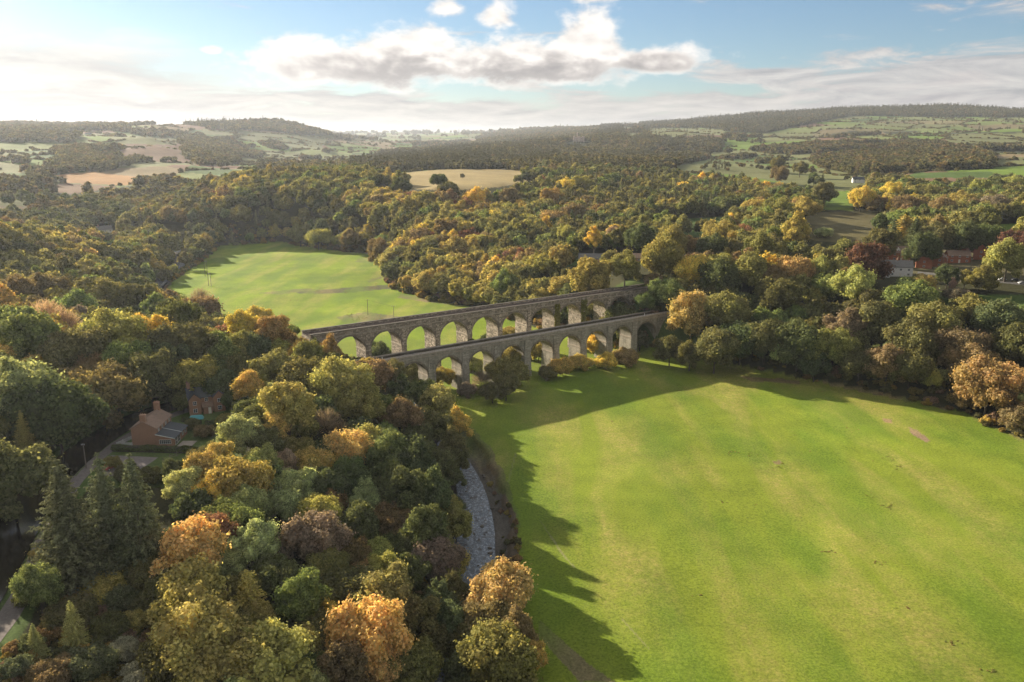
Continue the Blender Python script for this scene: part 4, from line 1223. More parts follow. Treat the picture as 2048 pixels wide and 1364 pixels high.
# village road with its hedge bank
RP = [ground(u_, v_) for u_, v_ in ((1835, 545), (1880, 549), (1930, 555), (1985, 562), (2060, 570), (2180, 582))]
rd = smooth_line([(a[0], a[1]) for a in RP], 3.0)
ribbon('road', rd, 2.6, lambda x, y: float(terr(np.array([x]), np.array([y]))[0]) + .07, plain('asphalt', (.14, .135, .13), .85, .15, .5))

# rocks in the river bed and two pale marker posts on the aqueduct
rng = rs(3)
M_ROCK = plain('wet_river_rock', (.13, .115, .095), .7, .3, 1.5)
for k in range(46):
    y = rng.uniform(150, 246); xr = np.interp(y, [130, 160, 195, 215, 235, 258], [-11, -9.5, -10, -11.5, -15, -22]) + rng.choice([-1, 1]) * rng.uniform(0, 6.8) ** 1.0
    s_ = rng.uniform(.25, .8) * (1.4 if k % 9 == 0 else 1)
    iv, jf = ICO1; vv = iv * (1 + rng.uniform(-.25, .25, (len(iv), 1))) * np.array([s_, s_ * rng.uniform(.6, 1.2), s_ * .5])
    me = new_mesh('river_rock', vv, jf); o = link('river_rock', me, M_ROCK, None, (xr, y, RIVER_Z + .03), rng.uniform(0, 6))
    tag(o, 'dark wet rock breaking the surface of the shallow river', 'rock', 'rocks in the shallow river')
for s_, lab in ((2.0, 'small white marker post on the aqueduct towpath near its left end'), (141.0, 'small white marker post on the aqueduct towpath towards its right end')):
    cx_, sy_ = math.cos(AANG), math.sin(AANG); px_, py_ = AO[0] + s_ * cx_ - 1.2 * sy_, AO[1] + s_ * sy_ + 1.2 * cx_
    m = MB(); m.tubes([(0, 0, 0), (0, 0, 1.1), (0, 0, 1.25), (0, 0, 1.3)], [.13, .12, .12, .03], 9); o = m.build('marker_post', M_WHITE, None, (px_, py_, 17.86)); tag(o, lab, 'post')


# walker on the towpath
def person(at, rz, label):
    import bmesh
    J = {'pel': (0, 0, .93), 'bel': (0, .01, 1.12), 'che': (0, .02, 1.36), 'nec': (0, .0, 1.50), 'hea': (0, .02, 1.62), 'top': (0, .01, 1.74),
         'shl': (-.19, 0, 1.42), 'ell': (-.25, .04, 1.15), 'hal': (-.23, .16, .93), 'shr': (.19, 0, 1.42), 'elr': (.25, -.05, 1.15), 'har': (.25, .04, .90),
         'hil': (-.10, 0, .90), 'knl': (-.11, .14, .50), 'anl': (-.11, .10, .08), 'tol': (-.11, .26, .03), 'hir': (.10, 0, .90), 'knr': (.11, -.02, .50), 'anr': (.11, -.22, .12), 'tor': (.11, -.10, .03)}
    Rr = {'pel': .15, 'bel': .135, 'che': .15, 'nec': .055, 'hea': .095, 'top': .07, 'shl': .065, 'ell': .045, 'hal': .035, 'shr': .065, 'elr': .045, 'har': .035,
          'hil': .09, 'knl': .06, 'anl': .04, 'tol': .03, 'hir': .09, 'knr': .06, 'anr': .04, 'tor': .03}
    E_ = [('pel', 'bel'), ('bel', 'che'), ('che', 'nec'), ('nec', 'hea'), ('hea', 'top'), ('che', 'shl'), ('shl', 'ell'), ('ell', 'hal'), ('che', 'shr'), ('shr', 'elr'), ('elr', 'har'),
          ('pel', 'hil'), ('hil', 'knl'), ('knl', 'anl'), ('anl', 'tol'), ('pel', 'hir'), ('hir', 'knr'), ('knr', 'anr'), ('anr', 'tor')]
    names = list(J); me = bpy.data.meshes.new('person'); me.from_pydata([J[n] for n in names], [(names.index(a), names.index(b)) for a, b in E_], []); me.update()
    o = link('person', me, plain('black_clothing', (.02, .02, .024), .9, .2, 3), None, at, rz)
    md = o.modifiers.new('skin', 'SKIN')
    for i, n_ in enumerate(names): me.skin_vertices[0].data[i].radius = (Rr[n_], Rr[n_] * .85)
    me.skin_vertices[0].data[0].use_root = True
    o.modifiers.new('sub', 'SUBSURF').levels = 2; o.modifiers['sub'].render_levels = 2
    tag(o, label, 'person'); return o


gx, gy, gz, _ = ground(79, 1090)
k_ = min(range(len(PATH)), key=lambda i: (PATH[i][0] - gx) ** 2 + (PATH[i][1] - gy) ** 2)
person((PATH[k_][0], PATH[k_][1], float(terr(np.array([PATH[k_][0]]), np.array([PATH[k_][1]]))[0]) + .06), .4, 'person in black clothing walking away along the towpath')
# ---------------------------------------------------------------- trees
PALT = {'pale green': (.25, .27, .13), 'green': (.125, .150, .052), 'dark green': (.082, .096, .044), 'olive': (.165, .155, .055),
        'dark olive': (.105, .100, .042), 'yellow green': (.23, .225, .075), 'golden yellow': (.38, .29, .06), 'gold': (.34, .245, .07),
        'pale gold': (.34, .26, .10), 'orange gold': (.40, .28, .11), 'orange brown': (.26, .18, .075), 'rust brown': (.165, .118, .062),
        'rusty red': (.20, .105, .065), 'brown': (.155, .12, .06), 'grey brown': (.16, .125, .095), 'pinkish grey': (.25, .18, .14),
        'purple brown': (.12, .065, .05), 'silver grey': (.24, .24, .19), 'olive gold': (.25, .205, .065), 'dull green': (.098, .105, .056)}
# picture place (u, v) of the crown centre, crown width in picture points, colour, form: r round, t tall, b bare, c conifer, p column, s shrub
EXP = """40 790 150 pg r;115 840 130 dg r;205 790 120 br r;300 765 110 do r;20 960 150 do r;60 690 100 g r;
235 675 125 yg r;292 672 80 gy r;150 705 100 do r;372 700 110 do r;432 712 100 g r;335 735 90 dg r;92 640 80 pk b;132 652 62 pk b;30 655 90 g r;
200 598 125 ol r;150 622 80 g r;270 607 125 do r;100 588 80 br r;40 590 90 rb r;395 622 72 rb r;350 645 85 dg r;488 655 66 gy r;545 668 72 ob r;
520 640 52 gy r;402 600 50 gb b;465 725 80 ol r;505 705 70 dg r;590 700 60 ob r;615 715 60 ol t;480 690 60 ol r;
390 760 90 ol r;440 770 70 dg r;250 725 90 g r;
558 705 60 yg r;600 720 66 gy r;660 700 50 ob t;545 740 80 ol r;600 760 95 do r;498 775 58 gd t;540 800 60 pg r;655 735 60 do r;
690 778 120 yg r;640 800 70 do r;745 752 80 rb r;790 745 50 do r;720 815 100 ol r;700 765 60 gy r;600 850 70 ol r;575 820 100 og t;650 850 75 gb b;680 870 60 gb b;
800 838 84 rb r;872 815 90 yg r;915 850 60 gd t;850 790 60 g r;835 870 60 do r;870 860 70 do t;
482 868 84 pg r;552 852 64 pd t;530 885 66 do r;590 900 60 ol r;625 925 76 gd r;702 905 90 pd r;745 895 90 yg r;780 920 110 g r;835 930 90 dg t;
410 940 76 gd r;478 965 104 og r;520 925 66 yg r;572 925 56 pk r;440 915 56 pd r;655 975 80 dg r;590 975 74 pg r;560 1010 70 pg r;490 1012 80 pg r;
420 985 70 gy r;370 975 70 pg r;640 1030 86 yg r;700 965 86 dg r;735 1000 70 pg t;800 985 100 dg t;865 985 86 dg t;720 1060 90 dg r;785 1050 84 rb r;850 1060 90 dg t;
450 1040 80 g r;425 1075 84 rr r;505 1090 100 pg r;378 1115 120 or r;455 1130 66 pg r;497 1190 100 ye c;555 1150 90 dg r;633 1085 124 gb r;700 1110 80 rb r;
605 1200 92 g t;560 1240 60 dg r;735 1150 60 ob r;690 1180 100 do r;765 1200 120 ol r;820 1150 80 dg r;375 1200 130 og r;330 1180 70 do r;
385 1275 150 og r;440 1330 140 og r;330 1330 90 do r;525 1330 160 yg r;565 1285 60 pk b;455 1250 70 do r;640 1260 80 do r;655 1230 60 ye t;
740 1285 150 or r;820 1340 120 ol r;690 1340 100 rb r;620 1340 80 dg r;870 1130 110 gb r;885 1060 60 ol c;830 1240 90 do t;880 1210 80 dg t;870 1300 80 do r;
1000 1195 125 pd r;960 1255 100 br r;1035 1260 80 br t;1000 1320 140 ol r;1062 1315 66 gd r;940 1340 100 dg r;905 890 60 do t;880 930 60 do t;
290 1150 60 do r;800 1100 70 dg r;580 1075 50 dg r;670 1000 60 rb r;760 1340 90 or r;250 945 40 do s;345 942 52 dg s;300 952 44 do s;395 915 44 do s;425 898 40 dg s;470 858 40 do s;452 838 34 ol s;365 800 40 do r;462 800 36 dg r;410 862 34 br s;385 848 30 do s;225 925 30 ol s;440 920 50 dg s;908 1185 66 do t;902 1245 76 dg t;895 1150 60 ol t;925 1290 80 do r;905 955 50 dg t;915 925 50 do t;912 1010 34 dg r;
1018 718 56 og r;1000 745 60 ol r;1030 750 56 ol r;1012 772 56 do r;962 762 50 gb b;985 782 46 do r;1120 736 52 gd s;1160 725 44 gd s;1211 724 46 gy s;1252 716 48 ob s;1095 745 40 do s;935 780 40 gb s;
984 684 46 dg s;1022 664 34 og s;760 712 56 dg r;735 730 40 og s;812 752 60 ol r;885 752 46 og r;948 730 40 pg s;1245 645 70 dg r;1215 650 40 ol r;1180 620 36 ol s;1100 625 30 og s;
1078 700 46 og r;1190 690 40 gy r;1280 680 40 do r;
1383 635 112 pd r;1455 625 84 ol r;1553 600 125 do r;1482 680 120 dg r;1598 690 120 dg r;1702 580 112 yg r;1735 535 100 pb r;1868 648 130 ol r;
1992 645 80 dg r;1575 702 56 pg r;1668 700 82 ol r;1775 728 78 rb r;1866 758 36 yg r;1978 775 100 ob r;1930 800 44 br s;1920 690 84 rb r;1945 735 80 rb r;
2040 700 90 do r;1750 650 90 do r;1815 610 100 g r;1650 580 60 g r;1592 545 72 ob r;1540 560 60 rb r;1640 545 60 yg r;1690 510 60 ol r;1530 680 90 do r;1430 700 90 do r;1720 730 70 do r;
1340 700 60 do r;1380 710 60 do r;1630 730 60 dg r;1820 740 70 do r;2030 780 90 ob r;2040 840 60 br s;1820 690 90 do r;1690 660 80 gb r;1740 615 60 do r;
1290 605 44 g r;1333 588 62 g r;1308 560 36 rb r;1322 520 96 ol r;1250 535 70 ol r;1180 560 116 og r;1130 575 60 og r;1385 545 66 ye r;1430 585 50 do r;1440 560 90 dg r;
1010 572 66 g r;1060 560 50 do r;1080 510 50 do r;1132 472 38 yg t;1188 478 40 ye t;1225 472 32 pk t;1285 478 64 dg r;1345 490 70 ol r;1380 500 50 rb r;
1488 472 46 rr r;1592 462 58 og t;1440 472 66 og r;1520 500 70 ol r;1500 545 80 ol r;1420 500 60 dg r;1560 480 50 g r;1510 420 70 og r;1555 425 54 ol r;1612 420 50 og r;
1650 388 46 do r;1722 398 52 ye r;1782 388 66 ye r;1812 410 60 br r;1880 420 60 br r;1925 405 70 og r;1960 380 60 yg r;2020 370 60 yg r;1850 390 60 ol r;1990 410 60 gb r;
1786 470 66 co c;1830 470 70 co c;1760 490 56 do r;1870 480 90 do r;1935 480 70 dg r;1970 470 50 dg r;1850 500 60 dg r;2015 520 90 yg r;1960 560 60 ol s;1896 552 40 dg r;2040 495 60 pb r;1812 574 44 g r;1846 570 44 og r;
1648 465 28 pg s;1905 570 16 pk p;1930 560 18 yg p;1915 590 40 gb s;
636 475 52 yg r;600 470 60 ol r;700 480 70 br r;760 505 50 rb r;560 440 70 do r;480 430 70 ol r;
880 360 34 dg r;900 385 46 do r;800 375 50 dg r;925 352 9 do r;
1130 375 54 gy r;1165 372 60 yg r;1225 362 50 dg r;1560 350 60 br r;1600 338 50 do r;1628 358 22 dg r;1555 330 50 do r;
1105 400 60 ob r;1110 440 60 ob r;1150 430 50 rb r;950 400 70 gy r;1020 400 60 br r"""
CODE = {'pg': 'pale green', 'g': 'green', 'dg': 'dark green', 'ol': 'olive', 'do': 'dark olive', 'yg': 'yellow green', 'gy': 'golden yellow',
        'gd': 'gold', 'pd': 'pale gold', 'or': 'orange gold', 'ob': 'orange brown', 'rb': 'rust brown', 'rr': 'rusty red', 'br': 'brown',
        'gb': 'grey brown', 'pk': 'pinkish grey', 'pb': 'purple brown', 'sg': 'silver grey', 'og': 'olive gold', 'ye': 'golden yellow', 'co': 'dark green'}
R0 = rs(77)
TREES = []     # dict(x, y, z, R, hc, zs, colour name, form, u, v, w)


def add_tree(x, y, z, R, hc, cname, form, rng=R0, u=None, v=None, exp=True):
    TREES.append(dict(x=x, y=y, z=z, R=R, hc=hc, c=cname, f=form, e=exp))


for s_ in EXP.replace('\n', '').split(';'):
    if not s_.strip(): continue
    p = s_.split(); u, v, w = float(p[0]), float(p[1]), float(p[2]); cname = CODE[p[3]]; form = p[4]
    R = 6.0
    for it in range(4):
        k = {'r': 1.02, 't': 1.72, 'b': 1.05, 'c': 1.3, 'p': 1.8, 's': .7}[form]
        hc = max(1.0, R * k + (.6 if form not in 's' else 0))
        gx, gy, gz, tt = ground(u, v, hc)
        R = max(.9, w / 2 * tt / F * .97)
        R = min(R, 10.5)
    add_tree(gx, gy, gz, R, hc, cname, form)
# spruces standing below the cottages
for (u, v, tp, w) in ((150, 1060, 905, 150), (225, 1030, 892, 110), (288, 1040, 895, 120), (45, 0, 0, 0)):
    if not w: continue
    gx, gy, gz, tt = ground(u, v + 110, 0)
    d = ray(u, tp); hgt = CAMH + d[2] / math.hypot(d[0], d[1]) * math.hypot(gx, gy) - gz
    add_tree(gx, gy, gz, w / 2 * tt / F * 1.15, hgt, 'dull green', 'S')
for (u, v, tp, w) in ((152, 1290, 1195, 56), (75, 1315, 1242, 42)):
    gx, gy, gz, tt = ground(u, v, 0)
    d = ray(u, tp); hgt = CAMH + d[2] / math.hypot(d[0], d[1]) * math.hypot(gx, gy) - gz
    add_tree(gx, gy, gz, w / 2 * tt / F, hgt, 'yellow green', 'S')
for (u, v, w, cn) in ((100, 1110, 60, 'olive gold'), (130, 1160, 50, 'olive'), (200, 1180, 66, 'olive gold'), (270, 1245, 50, 'olive gold'), (250, 1300, 46, 'silver grey'),
                      (140, 1225, 70, 'dark olive'), (60, 1190, 50, 'dark olive'), (180, 1330, 80, 'dull green'), (110, 1350, 70, 'brown'), (240, 1200, 60, 'dull green'), (220, 1260, 60, 'dark olive'),
                      (290, 1210, 50, 'dark olive'), (60, 1290, 40, 'dark green'), (30, 1340, 50, 'dull green'), (290, 1350, 60, 'silver grey'), (170, 1140, 60, 'dark olive'), (250, 1150, 60, 'dark olive')):
    gx, gy, gz, tt = ground(u, v, 1.5)
    add_tree(gx, gy, gz, w / 2 * tt / F, 1.6, cn, 's')
NEXP = len(TREES)


def pick(rng, table, x=None, y=None):
    q0 = rng.uniform() if x is None else min(.999, max(0, .45 * rng.uniform() + .55 * ((float(vnoise(x / 38, y / 38, 4)) - .5) * 1.9 + .5)))
    r = q0 * sum(w for _, w in table)
    for n, w in table:
        r -= w
        if r <= 0: return n
    return table[-1][0]


SIGHT = [(1722, 1990, 484, 568, 560), (1110, 1290, 507, 532, 470), (1346, 1376, 511, 536, 470), (196, 242, 456, 492, 830), (1140, 1176, 262, 284, 2350),
         (1708, 1736, 352, 368, 1130), (245, 470, 765, 915, 246), (130, 330, 815, 940, 240), (1990, 2016, 424, 440, 700), (168, 190, 266, 274, 3000), (1990, 2060, 545, 575, 430), (400, 440, 505, 575, 600)]
T_LEFT = [('dark green', 14), ('green', 10), ('dark olive', 20), ('olive', 24), ('olive gold', 12), ('gold', 3), ('brown', 12), ('grey brown', 4), ('rust brown', 6)]
T_SPUR = [('dark green', 10), ('green', 12), ('dark olive', 18), ('olive', 26), ('olive gold', 18), ('golden yellow', 2), ('brown', 10), ('rust brown', 5), ('rusty red', 1)]
T_RIGHT = [('dark green', 24), ('green', 12), ('dark olive', 24), ('olive', 22), ('olive gold', 7), ('golden yellow', 1), ('brown', 7), ('rust brown', 4)]
T_PARK = [('dark green', 40), ('dark olive', 25), ('brown', 20), ('dull green', 15)]
T_FAR = [('dark green', 30), ('dull green', 30), ('dark olive', 26), ('brown', 12), ('olive', 8)]
T_BANK = [('dark green', 26), ('green', 18), ('dark olive', 20), ('olive', 14), ('olive gold', 8), ('yellow green', 5), ('rust brown', 5), ('pale green', 5)]


def scatter(d0, d1_, sp, azmax, Rm, seed):
    rng = rs(seed); out = []
    xm = d1_ * math.sin(math.radians(azmax)); gx = np.arange(-xm, xm, sp); gy = np.arange(max(-40, d0 * math.cos(math.radians(azmax)) - 40), d1_, sp * .87)
    X, Y = np.meshgrid(gx, gy); X = X + (np.arange(len(gy)) % 2)[:, None] * sp / 2
    X = X + rng.uniform(-.33, .33, X.shape) * sp; Y = Y + rng.uniform(-.33, .33, X.shape) * sp
    X = X.ravel(); Y = Y.ravel(); D = np.hypot(X, Y); k = (D >= d0) & (D < d1_) & (np.abs(np.degrees(np.arctan2(X, Y))) < azmax)
    X = X[k]; Y = Y[k]; D = D[k]; Z = terr(X, Y)
    op, col, wood, u, v = cover(X, Y, Z, np.where(D > 1080, Rm * 1.9, 15.0))
    k = rng.uniform(size=len(X)) < wood
    for (kx, ky, kr) in KEEP_CLEAR: k &= np.hypot(X - kx, Y - ky) > kr
    for (px0, px1, py0, py1, dm) in SIGHT:      # open views to the buildings: no trees stand in front of them
        for hh in (0, .5, 1.0):
            uu, vv_, _ = proj(X, Y, Z + hh * np.where(D > 1080, 12, 14))
            k &= ~((uu > px0) & (uu < px1) & (vv_ > py0) & (vv_ < py1) & (D < dm))
    R = Rm * rng.uniform(.72, 1.25, k.sum()) * np.where((D[k] > 1080) & (wood[k] < .7), .55, 1)
    return X[k], Y[k], Z[k], D[k], u[k], v[k], R, rng


KEEP_CLEAR += [(-99, 212, 13), (-95, 237, 12)]
e_ = np.array([(t_['x'], t_['y'], t_['R']) for t_ in TREES])
STUFF = {'near': [], 'mid': [], 'midc': [], 'far': [], 'farc': []}
# nearest belts
for (d0, d1_, sp, am, Rm, seed) in ((60, 420, 8.2, 68, 4.6, 5), (420, 1080, 9.6, 52, 6.0, 6)):
    X, Y, Z, D, U, Vv, R_, rng = scatter(d0, d1_, sp, am, Rm, seed)
    for i in range(len(X)):
        dd = np.hypot(e_[:, 0] - X[i], e_[:, 1] - Y[i])
        if (dd < e_[:, 2] * .72 + R_[i] * .35).any(): continue
        infl = (U[i] > -60) & (U[i] < 2110) & (Vv[i] < 1440)
        tb = T_BANK if D[i] < 330 and X[i] < 0 and X[i] > -85 else T_LEFT if U[i] < 420 else T_SPUR if U[i] < 1090 else T_RIGHT
        if D[i] > 1000 or (U[i] < 420 and D[i] > 800): tb = T_FAR
        R = R_[i]
        if D[i] < 330 and -85 < X[i] < 10: R *= .85
        if math.hypot(X[i] + 110, Y[i] - 315) < 62: R *= .6
        hc = R * 1.1 + 1.2
        conif = (U[i] > 1090 and U[i] < 1500 and 620 < D[i] < 1000 and rng.uniform() < .28) or rng.uniform() < .03
        # keep the pier feet and the strip between the bridges free of tall trees
        c_ = ((X[i] + 51) * .574 + (Y[i] - 293.5) * -.819)
        al = ((X[i] + 51) * .819 + (Y[i] - 293.5) * .574)
        if -32 < c_ < 26 and -8 < al < 165:
            continue
        if -36 < c_ < 30 and -20 < al <= -8: R *= .6; hc = R * 1.3
        TREES.append(dict(x=X[i], y=Y[i], z=Z[i], R=R, hc=hc, c=pick(rng, tb, X[i], Y[i]), f='k' if conif else 'r', e=False, ok=infl))
# choose the ones that stand as things of their own
sizes = []
for i, t_ in enumerate(TREES):
    u, v, dep = proj(t_['x'], t_['y'], t_['z'] + t_['hc'])
    t_['u'] = float(u); t_['v'] = float(v); t_['dep'] = float(dep); t_['w'] = 2 * F * t_['R'] / float(dep)
    inn = (-t_['w'] / 2 < u < 2048 + t_['w'] / 2) and (v < 1364 + t_['w'] * .5)
    t_['in'] = inn
    sizes.append((1e6 if i < NEXP else 0) + (t_['w'] if inn else -1))
order = sorted(range(len(TREES)), key=lambda i: -sizes[i])
solo = set(); nb_ = nc_ = ns_ = 0
for i in order:
    t_ = TREES[i]
    if not t_['in']: continue
    if t_['f'] in 'ckS':
        if nc_ < 90: solo.add(i); nc_ += 1
    elif t_['f'] == 's':
        solo.add(i); ns_ += 1
    elif nb_ < 298: solo.add(i); nb_ += 1

rngT = rs(9)
SOLO = []
for i, t_ in enumerate(TREES):
    c = np.array(PALT[t_['c']]); c = c * np.array([.93, 1.04, 1.0]) + (c.mean() - c) * np.array([.10, .0, .12])
    c = c * rngT.uniform(.85, 1.15) * np.array([rngT.uniform(.93, 1.07), 1, rngT.uniform(.9, 1.1)])
    t_['rgb'] = tuple(float(x_) for x_ in c)
    if i in solo: SOLO.append(t_); continue
    idx = rngT.randint(0, 5)
    zs = 1.0
    row = (t_['x'], t_['y'], t_['z'] + (t_['hc'] if t_['f'] not in 'k' else 0), t_['R'], t_['R'], t_['R'] * rngT.uniform(.9, 1.15), rngT.uniform(0, 6.28), idx, *c)
    if t_['f'] in 'k':
        row = (t_['x'], t_['y'], t_['z'], t_['R'] * .85, t_['R'] * .85, t_['R'] * rngT.uniform(.85, 1.15), rngT.uniform(0, 6.28), idx % 2, *PALT['dull green'])
        STUFF['midc'].append(row)
    else: STUFF['mid'].append(row)
for (d0, d1_, sp, am, Rm, seed) in ((1080, 2000, 11, 46, 6.3, 7), (2000, 3300, 13, 42, 7.0, 8), (3300, 6500, 20, 34, 9.0, 9), (6500, 10000, 50, 20, 17.0, 10)):
    X, Y, Z, D, U, Vv, R_, rng = scatter(d0, d1_, sp, am, Rm, seed)
    for i in range(len(X)):
        con = (700 < U[i] < 1450 and D[i] < 2600 and rng.uniform() < .45 and vnoise(X[i] / 120, Y[i] / 120, 5) > .42) or (U[i] > 1200 and D[i] > 3000 and rng.uniform() < .6) or rng.uniform() < .02
        con = con or (480 > U[i] > 300 and D[i] > 3000 and rng.uniform() < .3)
        tb = T_PARK if (D[i] < 2200 and U[i] > 1300) else T_FAR
        c = np.array(PALT[pick(rng, tb)]) * rng.uniform(.8, 1.2)
        R = R_[i]
        if con:
            STUFF['farc'].append((X[i], Y[i], Z[i], R * .78, R * .78, R * rng.uniform(.8, 1.05), rng.uniform(0, 6.28), 0, *np.array(PALT['dull green']) * .62))
        else:
            c = .45 * c + .55 * np.array([.060, .064, .038])
            STUFF['far'].append((X[i], Y[i], Z[i] + R * .8, R, R, R * rng.uniform(.8, 1.05), rng.uniform(0, 6.28), rng.randint(0, 3), *c))
# hedgerows between the far fields
HG = []
for (d0, d1_, sp) in ((830, 1800, 4.0), (1800, 3000, 5.5), (3000, 4400, 8.5)):
    rng = rs(int(d0)); xm = d1_ * .57
    X, Y = np.meshgrid(np.arange(-xm, xm, sp), np.arange(d0 * .8, d1_, sp)); X = (X + rng.uniform(-.5, .5, X.shape) * sp).ravel(); Y = (Y + rng.uniform(-.5, .5, Y.shape) * sp).ravel()
    c1, c2, _ = cells(X + 60 * np.sin(Y / 300), Y * .8, 150.0); D = np.hypot(X, Y)
    k = (c2 - c1 < sp * .62) & (D > d0) & (D < d1_) & (np.abs(X) < Y * .66); X, Y, D = X[k], Y[k], D[k]
    Z = terr(X, Y); op, col, wood, u, v = cover(X, Y, Z)
    k = op & (wood < .2) & (fbm(X / 60, Y / 60, 8) > .40)
    for nm_ in (0, 1, 2, 3, 4, 5, 10): k &= ~inpoly(u, v, FIELDS[nm_][0])
    for x_, y_, z_, d_ in zip(X[k], Y[k], Z[k], D[k]):
        s_ = rng.uniform(1.4, 2.6) * (1 if d_ < 1800 else 1.15) * (1.7 if rng.uniform() < .10 else 1)
        HG.append((x_, y_, z_ + s_ * .5, s_ * 1.25, s_ * 1.25, s_, rng.uniform(0, 6.28), rng.randint(0, 3), *(.5 * np.array(PALT[pick(rng, T_FAR)]) + .5 * np.array([.086, .088, .048]))))
print('TREES solo', len(SOLO), 'broad', nb_, 'con', nc_, 'shrub', ns_, {k: len(v) for k, v in STUFF.items()})


def gn_stuff(name, rows, protos, label, cat):
    a = np.array(rows, float); n = len(a)
    me = bpy.data.meshes.new(name); me.vertices.add(n); me.vertices.foreach_set('co', a[:, :3].astype(np.float32).ravel())
    s = me.attributes.new('scl', 'FLOAT_VECTOR', 'POINT'); s.data.foreach_set('vector', a[:, 3:6].astype(np.float32).ravel())
    r = np.zeros((n, 3), np.float32); r[:, 2] = a[:, 6]
    s = me.attributes.new('rot', 'FLOAT_VECTOR', 'POINT'); s.data.foreach_set('vector', r.ravel())
    s = me.attributes.new('idx', 'INT', 'POINT'); s.data.foreach_set('value', a[:, 7].astype(np.int32))
    s = me.attributes.new('tint', 'FLOAT_COLOR', 'POINT'); s.data.foreach_set('color', np.concatenate([a[:, 8:11], np.ones((n, 1))], 1).astype(np.float32).ravel())
    pc = bpy.data.collections.new(name + '_kinds')
    for i, pm in enumerate(protos):
        po = bpy.data.objects.new('%s_kind_%02d' % (name, i), pm); pc.objects.link(po)
    ng = bpy.data.node_groups.new(name, 'GeometryNodeTree')
    ng.interface.new_socket('Geometry', in_out='INPUT', socket_type='NodeSocketGeometry')
    ng.interface.new_socket('Geometry', in_out='OUTPUT', socket_type='NodeSocketGeometry')
    N = ng.nodes.new; gi = N('NodeGroupInput'); go = N('NodeGroupOutput')
    ip = N('GeometryNodeInstanceOnPoints'); ci = N('GeometryNodeCollectionInfo')
    ci.inputs['Collection'].default_value = pc; ci.inputs['Separate Children'].default_value = True; ci.inputs['Reset Children'].default_value = True
    ip.inputs['Pick Instance'].default_value = True

    def at(nm, ty):
        q_ = N('GeometryNodeInputNamedAttribute'); q_.data_type = ty; q_.inputs['Name'].default_value = nm
        return [o for o in q_.outputs if o.enabled and o.name == 'Attribute'][0]
    L = ng.links.new
    L(gi.outputs[0], ip.inputs['Points']); L(ci.outputs[0], ip.inputs['Instance'])
    L(at('idx', 'INT'), ip.inputs['Instance Index'])
    e2r = N('FunctionNodeEulerToRotation'); L(at('rot', 'FLOAT_VECTOR'), e2r.inputs[0]); L(e2r.outputs[0], ip.inputs['Rotation'])
    L(at('scl', 'FLOAT_VECTOR'), ip.inputs['Scale']); L(ip.outputs[0], go.inputs[0])
    o = bpy.data.objects.new(name, me); COL.objects.link(o)
    md = o.modifiers.new('scatter', 'NODES'); md.node_group = ng
    tag(o, label, cat, kind='stuff'); return o


gn_stuff('woodland', STUFF['mid'], MIDP, 'dense autumn woodland of olive, brown and gold trees on the valley sides', 'woodland')
gn_stuff('conifer_woodland', STUFF['midc'], MIDC, 'dark conifers mixed through the woods right of the high stubble field', 'woodland')
# scrub along margins and banks, and weed clumps in the grass
rng = rs(21); SCR = []; edge = FLOOR + [FLOOR[0]]
for (xa, ya), (xb, yb) in zip(edge[:-1], edge[1:]):
    L = math.hypot(xb - xa, yb - ya)
    if ya < 60 and yb < 60: continue
    nx, ny = -(yb - ya) / L, (xb - xa) / L
    near_river = xa < 3 and ya < 262
    for k in range(int(L * (1.1 if not near_river else .55))):
        t0 = rng.uniform(); x = xa + (xb - xa) * t0; y = ya + (yb - ya) * t0
        o = rng.uniform(-16, 1.2) if not near_river else rng.uniform(-4, .3)
        if inpoly(np.array([x + nx * 3]), np.array([y + ny * 3]), FLOOR)[0]: o = -o
        o = -o if False else o
        x += nx * -o; y += ny * -o
        sz = rng.uniform(.5, 2.6) * (1 if not near_river else .45) * (1.3 if y > 420 else 1)
        SCR.append((x, y, sz))
for k in range(700):      # brambles in the lower left clearing and under the slope woods
    x = rng.uniform(-84, -52); y = rng.uniform(96, 156); SCR.append((x, y, rng.uniform(.4, 1.5)))
for k in range(1500):
    y = rng.uniform(120, 285); x = np.interp(y, [100, 148, 185, 221, 248, 285], [-92, -105, -116, -117, -106, -72]) - rng.uniform(9, 45); SCR.append((x, y, rng.uniform(.8, 2.6)))
for k in range(500):
    y = rng.uniform(130, 262); x = np.interp(y, [130, 160, 195, 215, 235, 262], [-11, -9.5, -10, -11.5, -15, -23]) - rng.uniform(5.5, 20); SCR.append((x, y, rng.uniform(.6, 2.0)))
SX = np.array(SCR); SZ = terr(SX[:, 0], SX[:, 1]); dcc = dline(SX[:, 0], SX[:, 1], CANAL); dpp = dline(SX[:, 0], SX[:, 1], PATH); drr = dline(SX[:, 0], SX[:, 1], RIVER)
sc = []
for (x, y, s_), z, a_, b_, r_ in zip(SCR, SZ, dcc, dpp, drr):
    if a_ < 7 + s_ or b_ < 2.5 + s_ or r_ < 5.3 + s_: continue
    cn = ['dark olive', 'olive', 'dark green', 'brown', 'olive gold', 'dull green', 'grey brown'][rng.randint(7)]
    sc.append((x, y, z + s_ * .35, s_, s_, s_ * rng.uniform(.6, .95), rng.uniform(0, 6.28), rng.randint(0, 5), *np.array(PALT[cn]) * rng.uniform(.7, 1.1)))
gn_stuff('scrub', sc, MIDP, 'low scrub and brambles along meadow margins, river banks and under the woods', 'scrub')
wd = []
